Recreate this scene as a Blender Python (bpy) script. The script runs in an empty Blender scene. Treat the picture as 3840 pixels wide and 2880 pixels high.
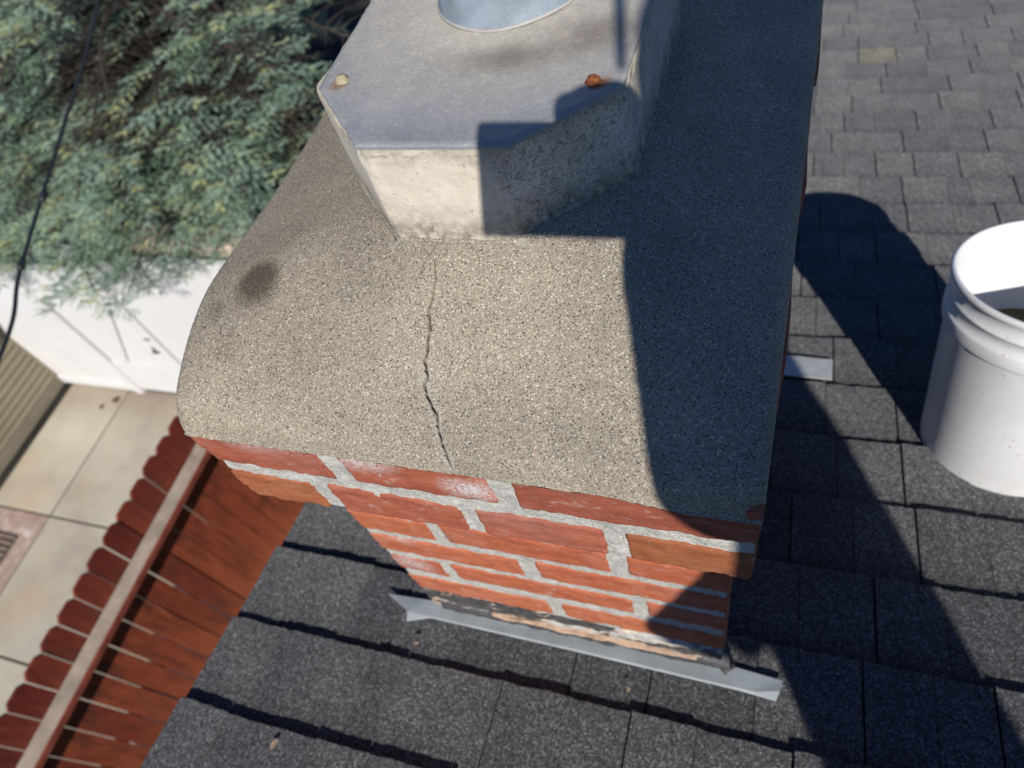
import bpy, math, random
import numpy as np
from mathutils import Vector, Matrix, noise

random.seed(11)
rng = np.random.default_rng(11)
H = 4.93                      # camera height above the ground

# ------------------------------------------------------------------ camera
scene = bpy.context.scene
cam_d = bpy.data.cameras.new('camera')
cam = bpy.data.objects.new('camera', cam_d)
scene.collection.objects.link(cam)
R = Matrix(((0.94248533, 0.09248283, -0.32119828),
            (0.25424024, -0.822191, 0.50927778),
            (-0.21698688, -0.56164836, -0.79841581)))
cam_right, cam_down, cam_fwd = R.col[0].copy(), R.col[1].copy(), R.col[2].copy()
m3 = Matrix((cam_right, -cam_down, -cam_fwd)).transposed()
cam.matrix_world = Matrix.Translation((0, 0, H)) @ m3.to_4x4()
cam_d.sensor_width = 36.0
cam_d.lens = 24.975
cam_d.clip_start = 0.02
cam_d.clip_end = 400
cam_d.dof.use_dof = True
cam_d.dof.focus_distance = 0.50
cam_d.dof.aperture_fstop = 7.2
scene.camera = cam

# ------------------------------------------------------------------ light
SUN = Vector((-0.31717304, 0.74127305, -0.59153658)).normalized()   # direction the light travels
world = bpy.data.worlds.new('World')
scene.world = world
world.use_nodes = True
wn = world.node_tree.nodes
sky = wn.new('ShaderNodeTexSky')
sky.sky_type = 'NISHITA'
sky.sun_disc = False
sky.sun_elevation = math.asin(-SUN.z)
sky.sun_rotation = math.atan2(-SUN.x, -SUN.y)
sky.air_density = 1.0
sky.dust_density = 0.4
sky.ozone_density = 5.0
wn['Background'].inputs['Strength'].default_value = 0.06
tn = wn.new('ShaderNodeMix'); tn.data_type = 'RGBA'; tn.blend_type = 'MULTIPLY'; tn.inputs[0].default_value = 1.0
tn.inputs[7].default_value = (0.62, 0.86, 1.20, 1)      # daylight white balance: open sky reads blue
world.node_tree.links.new(sky.outputs[0], tn.inputs[6])
world.node_tree.links.new(tn.outputs[2], wn['Background'].inputs['Color'])
sun_d = bpy.data.lights.new('sun', 'SUN')
sun_d.energy = 4.95
sun_d.angle = math.radians(0.53)
sun_d.color = (1.0, 0.95, 0.885)
sun = bpy.data.objects.new('sun', sun_d)
sun.rotation_euler = SUN.to_track_quat('-Z', 'Y').to_euler()
sun.location = (3, -6, 12)
scene.collection.objects.link(sun)
scene.view_settings.view_transform = 'Standard'
scene.view_settings.look = 'None'
scene.view_settings.exposure = 0.0
scene.view_settings.gamma = 1.0
scene.view_settings.use_curve_mapping = False


# ------------------------------------------------------------------ helpers
def tag(o, label=None, cat=None, group=None, kind=None):
    if label: o['label'] = label
    if cat: o['category'] = cat
    if group: o['group'] = group
    if kind: o['kind'] = kind
    return o


def link(o, parent=None):
    scene.collection.objects.link(o)
    if parent is not None:
        o.parent = parent
    return o


def wloc(o):
    v = Vector(o.location)
    p = o.parent
    while p is not None:
        v += Vector(p.location)
        p = p.parent
    return v


def empty(name, loc, parent=None):
    o = bpy.data.objects.new(name, None)
    o.empty_display_size = 0.1
    link(o, parent)
    o.location = Vector((loc[0], loc[1], loc[2] + H)) if parent is None else Vector(loc) + Vector((0, 0, H)) - wloc(parent)
    return o


def obj(name, verts, faces, mat, parent=None, loc=None, smooth=False):
    """verts in camera-based metres (camera at 0,0,0)"""
    V = np.array([tuple(v) for v in verts], dtype=float) if not isinstance(verts, np.ndarray) else verts.astype(float)
    if loc is None:
        loc = ((V[:, 0].min() + V[:, 0].max()) / 2, (V[:, 1].min() + V[:, 1].max()) / 2, V[:, 2].min())
    me = bpy.data.meshes.new(name)
    me.from_pydata((V - np.array(loc)).tolist(), [], [tuple(int(i) for i in f) for f in faces])
    me.update()
    if smooth:
        me.polygons.foreach_set('use_smooth', [True] * len(me.polygons))
    if mat is not None:
        me.materials.append(mat)
    o = bpy.data.objects.new(name, me)
    link(o, parent)
    w = Vector((loc[0], loc[1], loc[2] + H))
    o.location = w if parent is None else w - wloc(parent)
    return o


BOXF = [(0, 3, 2, 1), (4, 5, 6, 7), (0, 1, 5, 4), (1, 2, 6, 5), (2, 3, 7, 6), (3, 0, 4, 7)]


def boxv(x0, x1, y0, y1, z0, z1):
    return [(x0, y0, z0), (x1, y0, z0), (x1, y1, z0), (x0, y1, z0),
            (x0, y0, z1), (x1, y0, z1), (x1, y1, z1), (x0, y1, z1)]


def bevel_box(x0, x1, y0, y1, z0, z1, b):
    """box with chamfered edges (24 verts)"""
    V = []; idx = {}
    for sx, X in ((-1, (x0, x1)), (1, (x0, x1))):
        for sy in (-1, 1):
            for sz in (-1, 1):
                cx = x0 if sx < 0 else x1; cy = y0 if sy < 0 else y1; cz = z0 if sz < 0 else z1
                for a in range(3):
                    p = [cx - sx * b, cy - sy * b, cz - sz * b]
                    p[a] = (cx, cy, cz)[a]
                    idx[(sx, sy, sz, a)] = len(V); V.append(tuple(p))
    F = []
    S = (-1, 1)
    for a in range(3):
        for s in S:
            o1, o2 = [k for k in range(3) if k != a]
            ring = []
            for (u, v) in ((-1, -1), (1, -1), (1, 1), (-1, 1)):
                k = [0, 0, 0]; k[a] = s; k[o1] = u; k[o2] = v
                ring.append(idx[(k[0], k[1], k[2], a)])
            F.append(ring)
    for a in range(3):                      # edges parallel to axis a
        o1, o2 = [k for k in range(3) if k != a]
        for u in S:
            for v in S:
                q = []
                for (w, ax) in ((-1, o1), (1, o1), (1, o2), (-1, o2)):
                    k = [0, 0, 0]; k[a] = w; k[o1] = u; k[o2] = v
                    q.append(idx[(k[0], k[1], k[2], ax)])
                F.append(q)
    for sx in S:
        for sy in S:
            for sz in S:
                F.append([idx[(sx, sy, sz, a)] for a in range(3)])
    c = np.array([(x0 + x1) / 2, (y0 + y1) / 2, (z0 + z1) / 2])
    V = np.array(V); out = []
    for f in F:
        n = np.cross(V[f[1]] - V[f[0]], V[f[2]] - V[f[0]])
        if np.dot(n, V[f].mean(0) - c) < 0: f = f[::-1]
        out.append(tuple(f))
    return V, out


def tube(path, radii, n=8, caps=True):
    P = [Vector(p) for p in path]
    if not hasattr(radii, '__len__'): radii = [radii] * len(P)
    V = []; F = []
    ref = Vector((0.3, 0.5, 0.8))
    for i, p in enumerate(P):
        t = (P[min(i + 1, len(P) - 1)] - P[max(i - 1, 0)]).normalized()
        a = t.cross(ref)
        if a.length < 1e-3: a = t.cross(Vector((1, 0, 0)))
        a.normalize(); b = t.cross(a)
        for k in range(n):
            an = 2 * math.pi * k / n
            V.append(p + (a * math.cos(an) + b * math.sin(an)) * radii[i])
    for i in range(len(P) - 1):
        for k in range(n):
            F.append((i * n + k, i * n + (k + 1) % n, (i + 1) * n + (k + 1) % n, (i + 1) * n + k))
    if caps:
        F.append(tuple(range(n))[::-1]); F.append(tuple((len(P) - 1) * n + k for k in range(n)))
    return V, F


def lathe(profile, origin, axis, n=64):
    ax = Vector(axis).normalized()
    u = ax.cross(Vector((1, 0, 0))).normalized(); v = ax.cross(u)
    V = []; F = []
    O = Vector(origin)
    for r, h in profile:
        for k in range(n):
            a = 2 * math.pi * k / n
            V.append(O + ax * h + (u * math.cos(a) + v * math.sin(a)) * r)
    for i in range(len(profile) - 1):
        for k in range(n):
            F.append((i * n + k, (i + 1) * n + k, (i + 1) * n + (k + 1) % n, i * n + (k + 1) % n))
    return V, F


def extrude_poly(pts, z0, z1):
    n = len(pts)
    V = [(p[0], p[1], z0) for p in pts] + [(p[0], p[1], z1) for p in pts]
    F = [tuple(range(n))[::-1], tuple(range(n, 2 * n))]
    for i in range(n):
        j = (i + 1) % n
        F.append((i, j, n + j, n + i))
    return V, F


# ------------------------------------------------------------------ materials
class Mat:
    def __init__(s, name, rough=0.8, metal=0.0, spec=0.4):
        s.m = bpy.data.materials.new(name); s.m.use_nodes = True
        s.t = s.m.node_tree; s.b = s.t.nodes['Principled BSDF']
        s.b.inputs['Roughness'].default_value = rough
        s.b.inputs['Metallic'].default_value = metal
        s.b.inputs['Specular IOR Level'].default_value = spec
        g = s.t.nodes.new('ShaderNodeNewGeometry'); s.pos = g.outputs['Position']; s.nrm = g.outputs['Normal']
        s.height = None

    def n(s, t, **kw):
        x = s.t.nodes.new(t)
        for k, v in kw.items():
            setattr(x, k, v)
        return x

    def l(s, a, b): s.t.links.new(a, b)

    def objc(s):
        return s.n('ShaderNodeTexCoord').outputs['Object']

    def rand(s):
        return s.n('ShaderNodeObjectInfo').outputs['Random']

    def scale(s, v, sc):
        m = s.n('ShaderNodeMapping'); s.l(v, m.inputs[0])
        m.inputs['Scale'].default_value = sc if hasattr(sc, '__len__') else (sc,) * 3
        return m.outputs[0]

    def noise(s, sc, detail=4, rough=0.55, v=None, dist=0.0):
        x = s.n('ShaderNodeTexNoise'); x.inputs['Scale'].default_value = sc
        x.inputs['Detail'].default_value = detail; x.inputs['Roughness'].default_value = rough
        x.inputs['Distortion'].default_value = dist
        s.l(v if v is not None else s.pos, x.inputs['Vector'])
        return x.outputs['Fac']

    def vor(s, sc, v=None, feature='F1', rnd=1.0):
        x = s.n('ShaderNodeTexVoronoi', feature=feature); x.inputs['Scale'].default_value = sc
        x.inputs['Randomness'].default_value = rnd
        s.l(v if v is not None else s.pos, x.inputs['Vector'])
        return x

    def ramp(s, f, stops, interp='LINEAR'):
        r = s.n('ShaderNodeValToRGB'); r.color_ramp.interpolation = interp
        e = r.color_ramp.elements
        while len(e) < len(stops): e.new(0.5)
        for i, (p, c) in enumerate(stops):
            e[i].position = p
            e[i].color = (c, c, c, 1) if not hasattr(c, '__len__') else (*c, 1)
        s.l(f, r.inputs[0]); return r.outputs[0]

    def mix(s, f, a, b, mode='MIX'):
        x = s.n('ShaderNodeMix', data_type='RGBA', blend_type=mode)
        for k, v in ((0, f), (6, a), (7, b)):
            if isinstance(v, (int, float)) : x.inputs[k].default_value = v if k == 0 else (v, v, v, 1)
            elif isinstance(v, tuple): x.inputs[k].default_value = (*v, 1)
            else: s.l(v, x.inputs[k])
        return x.outputs[2]

    def math(s, op, a, b=0.0, c=None):
        x = s.n('ShaderNodeMath', operation=op)
        for k, v in ((0, a), (1, b), (2, c)):
            if v is None: continue
            if isinstance(v, (int, float)): x.inputs[k].default_value = v
            else: s.l(v, x.inputs[k])
        return x.outputs[0]

    def dist(s, p, squash=(1, 1, 1)):
        x = s.n('ShaderNodeVectorMath', operation='SUBTRACT'); s.l(s.pos, x.inputs[0])
        x.inputs[1].default_value = (p[0], p[1], p[2] + H)
        y = s.n('ShaderNodeVectorMath', operation='MULTIPLY'); s.l(x.outputs[0], y.inputs[0]); y.inputs[1].default_value = squash
        z = s.n('ShaderNodeVectorMath', operation='LENGTH'); s.l(y.outputs[0], z.inputs[0])
        return z.outputs['Value']

    def xyz(s, v=None):
        x = s.n('ShaderNodeSeparateXYZ'); s.l(v if v is not None else s.pos, x.inputs[0]); return x.outputs

    def color(s, c):
        if isinstance(c, tuple): s.b.inputs['Base Color'].default_value = (*c, 1)
        else: s.l(c, s.b.inputs['Base Color'])
        return s

    def rough(s, c): s.l(c, s.b.inputs['Roughness']); return s

    def bump(s, h, strength=0.5, dist=0.001):
        x = s.n('ShaderNodeBump'); x.inputs['Strength'].default_value = strength; x.inputs['Distance'].default_value = dist
        s.l(h, x.inputs['Height'])
        if s.height is not None: s.l(s.height, x.inputs['Normal'])
        s.height = x.outputs[0]; s.l(s.height, s.b.inputs['Normal']); return s


def mat_crown():
    m = Mat('sandy_cement', 0.9, spec=0.25)
    v = m.vor(1050)
    cell = m.xyz(v.outputs['Color'])[0]
    hue = m.xyz(v.outputs['Color'])[1]
    base = m.ramp(cell, [(0.0, (0.05, 0.047, 0.043)), (0.07, (0.11, 0.102, 0.09)), (0.14, (0.275, 0.247, 0.195)), (0.55, (0.345, 0.308, 0.24)),
                         (0.86, (0.42, 0.375, 0.295)), (0.94, (0.56, 0.51, 0.41)), (1.0, (0.74, 0.69, 0.58))])
    warm = m.ramp(hue, [(0.0, (1, 1, 1)), (0.78, (1, 1, 1)), (0.86, (1.12, 0.98, 0.78)), (0.95, (0.95, 0.98, 1.04)), (1.0, (1.25, 0.85, 0.66))])
    base = m.mix(1.0, base, warm, 'MULTIPLY')
    v2 = m.vor(430)
    c2 = m.xyz(v2.outputs['Color'])[2]
    big = m.ramp(m.math('MULTIPLY', m.ramp(c2, [(0.95, 0.0), (0.96, 1.0)]), m.ramp(v2.outputs['Distance'], [(0.25, 1.0), (0.35, 0.0)])), [(0.0, 0.0), (1.0, 1.0)])
    bigc = m.ramp(m.xyz(v2.outputs['Color'])[1], [(0.0, (0.06, 0.06, 0.06)), (0.45, (0.09, 0.08, 0.075)), (0.5, (0.5, 0.44, 0.34)), (1.0, (0.75, 0.72, 0.66))])
    base = m.mix(big, base, bigc)
    # fine paste between grains
    paste = m.ramp(v.outputs['Distance'], [(0.35, 0.0), (0.75, 1.0)])
    base = m.mix(m.math('MULTIPLY', paste, 0.5), base, (0.25, 0.222, 0.175))
    # broad weathering
    lo = m.noise(9, 4)
    base = m.mix(1.0, base, m.ramp(lo, [(0.3, (0.80, 0.80, 0.80)), (0.7, (1.10, 1.09, 1.06))]), 'MULTIPLY')
    # cement tone darkens towards the left flank
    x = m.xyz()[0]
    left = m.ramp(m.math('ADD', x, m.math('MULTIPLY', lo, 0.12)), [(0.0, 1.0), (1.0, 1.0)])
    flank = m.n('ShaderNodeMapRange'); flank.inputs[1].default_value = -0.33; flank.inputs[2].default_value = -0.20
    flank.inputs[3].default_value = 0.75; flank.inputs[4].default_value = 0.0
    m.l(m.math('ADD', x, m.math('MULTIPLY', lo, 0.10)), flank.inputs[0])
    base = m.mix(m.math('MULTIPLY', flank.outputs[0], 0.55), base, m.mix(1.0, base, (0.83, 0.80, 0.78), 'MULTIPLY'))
    # stains
    wob = m.math('MULTIPLY', m.noise(60, 3), 0.008)
    for p, r, k in (((-0.386, 0.308, -0.366), 0.0205, 0.75), ((-0.419, 0.283, -0.382), 0.009, 0.22), ((-0.40, 0.255, -0.385), 0.012, 0.15)):
        dd = m.math('ADD', m.dist(p, (1, 1, 0.6)), wob)
        f = m.n('ShaderNodeMapRange'); f.inputs[1].default_value = r * 0.55 + .006; f.inputs[2].default_value = r * 1.15 + .006
        f.inputs[3].default_value = k; f.inputs[4].default_value = 0.0; m.l(dd, f.inputs[0])
        base = m.mix(f.outputs[0], base, m.mix(1.0, base, (0.16, 0.13, 0.11), 'MULTIPLY'))
    # pale lime beside the crack and dark inside it (vertex attribute follows the real groove)
    at = m.n('ShaderNodeAttribute', attribute_name='crack')
    ar = m.xyz(at.outputs['Color'])
    halo = m.math('MULTIPLY', ar[1], m.ramp(m.noise(260, 3), [(0.42, 0.0), (0.6, 1.0)]))
    base = m.mix(halo, base, (0.44, 0.43, 0.40))
    base = m.mix(ar[0], base, (0.025, 0.022, 0.02))
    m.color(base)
    m.bump(v.outputs['Distance'], 0.6, 0.0006)
    m.bump(m.noise(60, 4), 0.25, 0.001)
    return m.m


def mat_brick(name, c0, c1, c2, white=0.3, spots=()):
    m = Mat(name, 0.78, spec=0.3)
    o = m.rand()
    v = m.scale(m.pos, (1.0, 1.0, 2.6))
    nz = m.noise(26, 5, 0.6, v)
    base = m.ramp(nz, [(0.28, c0), (0.5, c1), (0.74, c2)])
    tint = m.ramp(o, [(0.0, (0.82, 0.80, 0.82)), (0.35, (1.0, 1.0, 1.0)), (0.7, (1.06, 1.14, 1.1)), (1.0, (0.92, 0.86, 0.84))])
    base = m.mix(1.0, base, tint, 'MULTIPLY')
    base = m.mix(m.ramp(m.noise(420, 3), [(0.60, 0.0), (0.72, 0.5)]), base, (0.42, 0.16, 0.09))
    base = m.mix(m.ramp(m.noise(300, 2), [(0.68, 0.0), (0.74, 0.7)]), base, (0.05, 0.018, 0.012))
    w = m.noise(34, 6, 0.72, v, 0.6)
    w2 = m.noise(170, 4, 0.7)
    f = m.math('MULTIPLY', m.ramp(w, [(0.55, 0.0), (0.70, white)]), m.ramp(w2, [(0.44, 0.0), (0.58, 1.0)]))
    base = m.mix(f, base, (0.52, 0.44, 0.40))
    base = m.mix(m.ramp(m.noise(55, 5, .7), [(0.55, 0.0), (0.72, 0.45)]), base, m.mix(1.0, base, (0.45, 0.42, 0.42), 'MULTIPLY'))
    base = m.mix(m.ramp(m.noise(12, 4, .6), [(0.5, 0.0), (0.75, 0.16)]), base, (0.50, 0.42, 0.38))
    for p, r, k in spots:
        dd = m.math('ADD', m.dist(p, (1, 0.3, 1.5)), m.math('MULTIPLY', m.noise(90, 4), 0.02))
        g = m.n('ShaderNodeMapRange'); g.inputs[1].default_value = 0.008 + r * 0.35; g.inputs[2].default_value = 0.012 + r
        g.inputs[3].default_value = k; g.inputs[4].default_value = 0.0; m.l(dd, g.inputs[0])
        ff = m.math('MULTIPLY', g.outputs[0], m.ramp(m.noise(320, 4, 0.75), [(0.40, 0.0), (0.52, 1.0)]))
        base = m.mix(ff, base, (0.60, 0.55, 0.54))
    m.color(base)
    m.bump(m.noise(380, 4, .7), 0.6, 0.0009)
    m.bump(m.ramp(m.noise(130, 4, .6), [(0.34, 0.0), (0.42, 1.0)]), 0.35, 0.0010)
    m.bump(m.noise(70, 4, v=v), 0.5, 0.0018)
    return m.m


def mat_mortar():
    m = Mat('grey_mortar', 0.92, spec=0.2)
    v = m.vor(620)
    base = m.ramp(m.noise(45, 5, 0.65), [(0.3, (0.33, 0.325, 0.30)), (0.5, (0.43, 0.425, 0.395)), (0.7, (0.50, 0.495, 0.465))])
    g = m.xyz(v.outputs['Color'])[0]
    base = m.mix(1.0, base, m.ramp(g, [(0.0, (0.5, 0.48, 0.45)), (0.06, (0.85, 0.83, 0.80)), (0.5, (1, 1, 1)), (1.0, (1.15, 1.13, 1.1))]), 'MULTIPLY')
    m.color(base)
    m.bump(v.outputs['Distance'], 0.5, 0.0007); m.bump(m.noise(110, 5), 0.6, 0.002)
    return m.m


def mat_collar():
    m = Mat('cream_painted_concrete', 0.85, spec=0.3)
    base = m.ramp(m.noise(22, 5, 0.6), [(0.3, (0.55, 0.49, 0.395)), (0.55, (0.67, 0.605, 0.50)), (0.75, (0.74, 0.68, 0.58))])
    z = m.xyz()[2]
    # rough unpainted bands along the foot and under the lid
    wob = m.math('MULTIPLY', m.noise(30, 5, 0.65), 0.03)
    for z0, z1 in ((-0.341 + H, -0.312 + H), (-0.262 + H, -0.283 + H)):
        f = m.n('ShaderNodeMapRange'); f.inputs[1].default_value = z0; f.inputs[2].default_value = z1
        f.inputs[3].default_value = 1.0; f.inputs[4].default_value = 0.0
        m.l(m.math('ADD', z, m.math('SUBTRACT', wob, 0.015)), f.inputs[0])
        r = m.math('MULTIPLY', f.outputs[0], m.ramp(m.noise(85, 5, 0.7), [(0.38, 0.15), (0.56, 1.0)]))
        base = m.mix(m.math('MULTIPLY', r, 0.9), base, m.ramp(m.noise(150, 4), [(0.3, (0.10, 0.09, 0.07)), (0.7, (0.33, 0.295, 0.235))]))
    # pits, denser on the faces turned to the right
    nx = m.xyz(m.nrm)[0]
    dens = m.ramp(nx, [(0.2, 0.0), (0.65, 1.0)])
    v = m.vor(330)
    pit = m.ramp(m.noise(340, 5, 0.75, dist=0.8), [(0.33, 1.0), (0.39, 0.0)])
    pit2 = m.ramp(m.noise(280, 6, 0.8, dist=1.6), [(0.42, 1.0), (0.47, 0.0)])
    p = m.math('MAXIMUM', m.math('MULTIPLY', pit, 0.6), m.math('MULTIPLY', pit2, dens))
    base = m.mix(m.math('MULTIPLY', p, 0.62), base, (0.10, 0.085, 0.065))
    m.color(base)
    m.bump(m.math('SUBTRACT', m.noise(160, 5, 0.7), p), 0.55, 0.0012)
    return m.m


def mat_lid():
    m = Mat('weathered_grey_sheet', 0.55, 0.0, 0.3)
    n1 = m.noise(14, 5, 0.6)
    fine = m.noise(300, 5, 0.8)
    base = m.ramp(n1, [(0.3, (0.225, 0.233, 0.248)), (0.5, (0.272, 0.280, 0.295)), (0.7, (0.325, 0.332, 0.343))])
    # dusty cement film round the pipe
    d = m.math('ADD', m.dist((-0.2005, 0.521, -0.262), (0.85, 1, 1)), m.math('MULTIPLY', m.noise(26, 5, 0.65), 0.07))
    f = m.n('ShaderNodeMapRange'); f.inputs[1].default_value = 0.105; f.inputs[2].default_value = 0.205
    f.inputs[3].default_value = 1.0; f.inputs[4].default_value = 0.0; m.l(d, f.inputs[0])
    ff = m.math('MULTIPLY', f.outputs[0], m.ramp(m.noise(70, 5, 0.7), [(0.25, 0.55), (0.6, 0.9)]))
    base = m.mix(m.math('MULTIPLY', ff, 0.95), base, (0.56, 0.515, 0.42))
    # brown soot smear to the right front of the pipe
    def smear(p, sq, r0, r1, k, col):
        nonlocal base
        dd = m.math('ADD', m.dist(p, sq), m.math('MULTIPLY', m.noise(38, 4, 0.6), 0.03))
        g = m.n('ShaderNodeMapRange'); g.inputs[1].default_value = r0; g.inputs[2].default_value = r1; g.interpolation_type = 'SMOOTHSTEP'
        g.inputs[3].default_value = k; g.inputs[4].default_value = 0.0; m.l(dd, g.inputs[0])
        base = m.mix(g.outputs[0], base, m.mix(1.0, base, col, 'MULTIPLY'))
    smear((-0.165, 0.432, -0.262), (0.8, 1.7, 1), 0.015, 0.066, 0.75, (0.46, 0.43, 0.40))
    smear((-0.195, 0.43, -0.262), (0.7, 1.9, 1), 0.02, 0.06, 0.4, (0.60, 0.55, 0.50))
    smear((-0.12, 0.455, -0.262), (0.9, 1.5, 1), 0.01, 0.066, 0.9, (0.55, 0.50, 0.46))
    base = m.mix(1.0, base, m.ramp(fine, [(0.3, (0.80, 0.80, 0.81)), (0.55, (1.0, 1.0, 1.0)), (0.72, (1.35, 1.33, 1.30))]), 'MULTIPLY')
    # rust round the bolts
    for p, k in (((-0.3025, 0.4075, -0.262), 0.8), ((-0.109, 0.397, -0.262), 1.0)):
        dd = m.math('ADD', m.dist(p), m.math('MULTIPLY', m.noise(260, 4, 0.7), 0.012))
        g = m.n('ShaderNodeMapRange'); g.inputs[1].default_value = 0.010; g.inputs[2].default_value = 0.0150
        g.inputs[3].default_value = k; g.inputs[4].default_value = 0.0; m.l(dd, g.inputs[0])
        base = m.mix(g.outputs[0], base, (0.26, 0.13, 0.06))
    m.color(base)
    m.rough(m.ramp(n1, [(0.3, 0.42), (0.7, 0.58)]))
    m.bump(fine, 0.25, 0.0004); m.bump(m.noise(20, 3), 0.25, 0.004)
    return m.m


def mat_shingle(name, k=1.0, tintc=(1, 1, 1)):
    m = Mat(name, 0.95, spec=0.15)
    oc = m.objc()
    v = m.vor(560, v=oc)
    g = m.xyz(v.outputs['Color'])[0]
    gr = m.ramp(g, [(0.0, (0.024, 0.025, 0.027)), (0.4, (0.066, 0.068, 0.073)), (0.75, (0.112, 0.115, 0.121)), (0.92, (0.175, 0.179, 0.185)), (1.0, (0.32, 0.32, 0.33))])
    o = m.rand()
    t = m.ramp(o, [(0.0, (0.80, 0.81, 0.83)), (0.5, (1.0, 1.0, 1.0)), (1.0, (1.17, 1.16, 1.14))])
    base = m.mix(1.0, gr, t, 'MULTIPLY')
    base = m.mix(1.0, base, m.ramp(m.noise(14, 3, 0.5), [(0.3, (0.88, 0.88, 0.89)), (0.7, (1.12, 1.12, 1.11))]), 'MULTIPLY')
    base = m.mix(1.0, base, m.ramp(m.noise(170, 3, 0.65), [(0.3, (0.80, 0.80, 0.80)), (0.7, (1.22, 1.22, 1.22))]), 'MULTIPLY')
    base = m.mix(1.0, base, (k * tintc[0], k * tintc[1], k * tintc[2]), 'MULTIPLY')
    yy = m.xyz(oc)[1]      # darker granule band printed along the head of every tab
    bd = m.n('ShaderNodeMapRange'); bd.inputs[1].default_value = -0.138; bd.inputs[2].default_value = -0.090; bd.inputs[3].default_value = 0.5; bd.inputs[4].default_value = 0.0
    m.l(m.math('ADD', yy, m.math('MULTIPLY', m.noise(120, 2, v=oc), 0.004)), bd.inputs[0])
    base = m.mix(bd.outputs[0], base, m.mix(1.0, base, (0.35, 0.36, 0.38), 'MULTIPLY'))
    m.color(base)
    m.b.inputs['Sheen Weight'].default_value = 0.09; m.b.inputs['Sheen Roughness'].default_value = 0.65
    m.b.inputs['Diffuse Roughness'].default_value = 1.0
    m.bump(v.outputs['Distance'], 0.45, 0.0010); m.bump(m.noise(70, 4, v=oc), 0.4, 0.002)
    return m.m


def mat_redwood():
    m = Mat('redwood_stained_board', 0.62, spec=0.35)
    v = m.scale(m.pos, (9, 9, 1.0))
    s = m.noise(5.0, 5, 0.6, v)
    base = m.ramp(s, [(0.3, (0.185, 0.038, 0.019)), (0.5, (0.27, 0.056, 0.026)), (0.72, (0.33, 0.082, 0.036))])
    o = m.rand()
    base = m.mix(1.0, base, m.ramp(o, [(0.0, (0.68, 0.60, 0.62)), (0.5, (1, 1, 1)), (1.0, (1.25, 1.38, 1.3))]), 'MULTIPLY')
    z = m.xyz()[2]
    up = m.n('ShaderNodeMapRange'); up.inputs[1].default_value = H - 3.42; up.inputs[2].default_value = H - 3.28
    m.l(z, up.inputs[0])
    base = m.mix(up.outputs[0], base, m.mix(1.0, base, (0.62, 0.50, 0.62), 'MULTIPLY'))
    lo_ = m.n('ShaderNodeMapRange'); lo_.inputs[1].default_value = H - 3.75; lo_.inputs[2].default_value = H - 4.5
    m.l(m.math('ADD', z, m.math('MULTIPLY', s, .6)), lo_.inputs[0])
    base = m.mix(m.math('MULTIPLY', lo_.outputs[0], .6), base, (0.44, 0.125, 0.042))
    wet = m.n('ShaderNodeMapRange'); wet.inputs[1].default_value = H - 3.95; wet.inputs[2].default_value = H - 3.45
    m.l(z, wet.inputs[0])
    v5 = m.scale(m.pos, (7, 7, 2.2))
    bl = m.math('MULTIPLY', m.math('MULTIPLY', wet.outputs[0], m.math('SUBTRACT', 1.0, up.outputs[0])), m.ramp(m.noise(2.4, 4, .6, v5), [(0.46, 0.0), (0.60, 0.9)]))
    base = m.mix(bl, base, (0.06, 0.024, 0.016))
    v3 = m.scale(m.pos, (5, 5, 1.0))
    dk = m.ramp(m.noise(2.2, 3, 0.55, v3), [(0.50, 0.0), (0.70, 0.65)])
    base = m.mix(dk, base, (0.085, 0.028, 0.018))
    v4 = m.scale(m.pos, (18, 18, 4.0))
    base = m.mix(m.ramp(m.noise(3.0, 2, 0.5, v4), [(0.70, 0.0), (0.76, 0.5)]), base, (0.50, 0.16, 0.07))
    m.color(base); m.bump(s, 0.3, 0.002)
    return m.m


def simple(name, c, rough=0.8, metal=0.0, spec=0.4, var=0.12, sc=6.0, bump=0.0, bsc=80, detail=4):
    m = Mat(name, rough, metal, spec)
    lo = tuple(x * (1 - var) for x in c); hi = tuple(min(1, x * (1 + var)) for x in c)
    m.color(m.ramp(m.noise(sc, detail), [(0.3, lo), (0.7, hi)]))
    if bump: m.bump(m.noise(bsc, 4), bump, 0.002)
    return m.m


def mat_concrete_slab():
    m = Mat('pale_concrete_slab', 0.85, spec=0.25)
    a = m.ramp(m.noise(1.7, 5, 0.6), [(0.30, (0.37, 0.325, 0.265)), (0.5, (0.46, 0.425, 0.34)), (0.72, (0.53, 0.49, 0.395))])
    a = m.mix(m.ramp(m.noise(1.1, 3, 0.5, m.scale(m.pos, (1, 1, 1))), [(0.52, 0.0), (0.68, 0.6)]), a, (0.52, 0.40, 0.27))
    a = m.mix(m.ramp(m.noise(2.3, 4, 0.6), [(0.58, 0.0), (0.72, 0.4)]), a, (0.36, 0.33, 0.28))
    gd = m.n('ShaderNodeMapRange'); gd.inputs[1].default_value = 2.25; gd.inputs[2].default_value = 2.64; m.l(m.math('ADD', m.xyz()[1], m.math('MULTIPLY', m.noise(5, 4), .3)), gd.inputs[0])
    a = m.mix(m.math('MULTIPLY', gd.outputs[0], 0.5), a, (0.27, 0.20, 0.15))
    o = m.rand()
    a = m.mix(1.0, a, m.ramp(o, [(0, (0.93, 0.92, 0.92)), (1, (1.04, 1.04, 1.03))]), 'MULTIPLY')
    m.color(a); m.bump(m.noise(60, 4), 0.2, 0.002)
    return m.m


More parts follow.
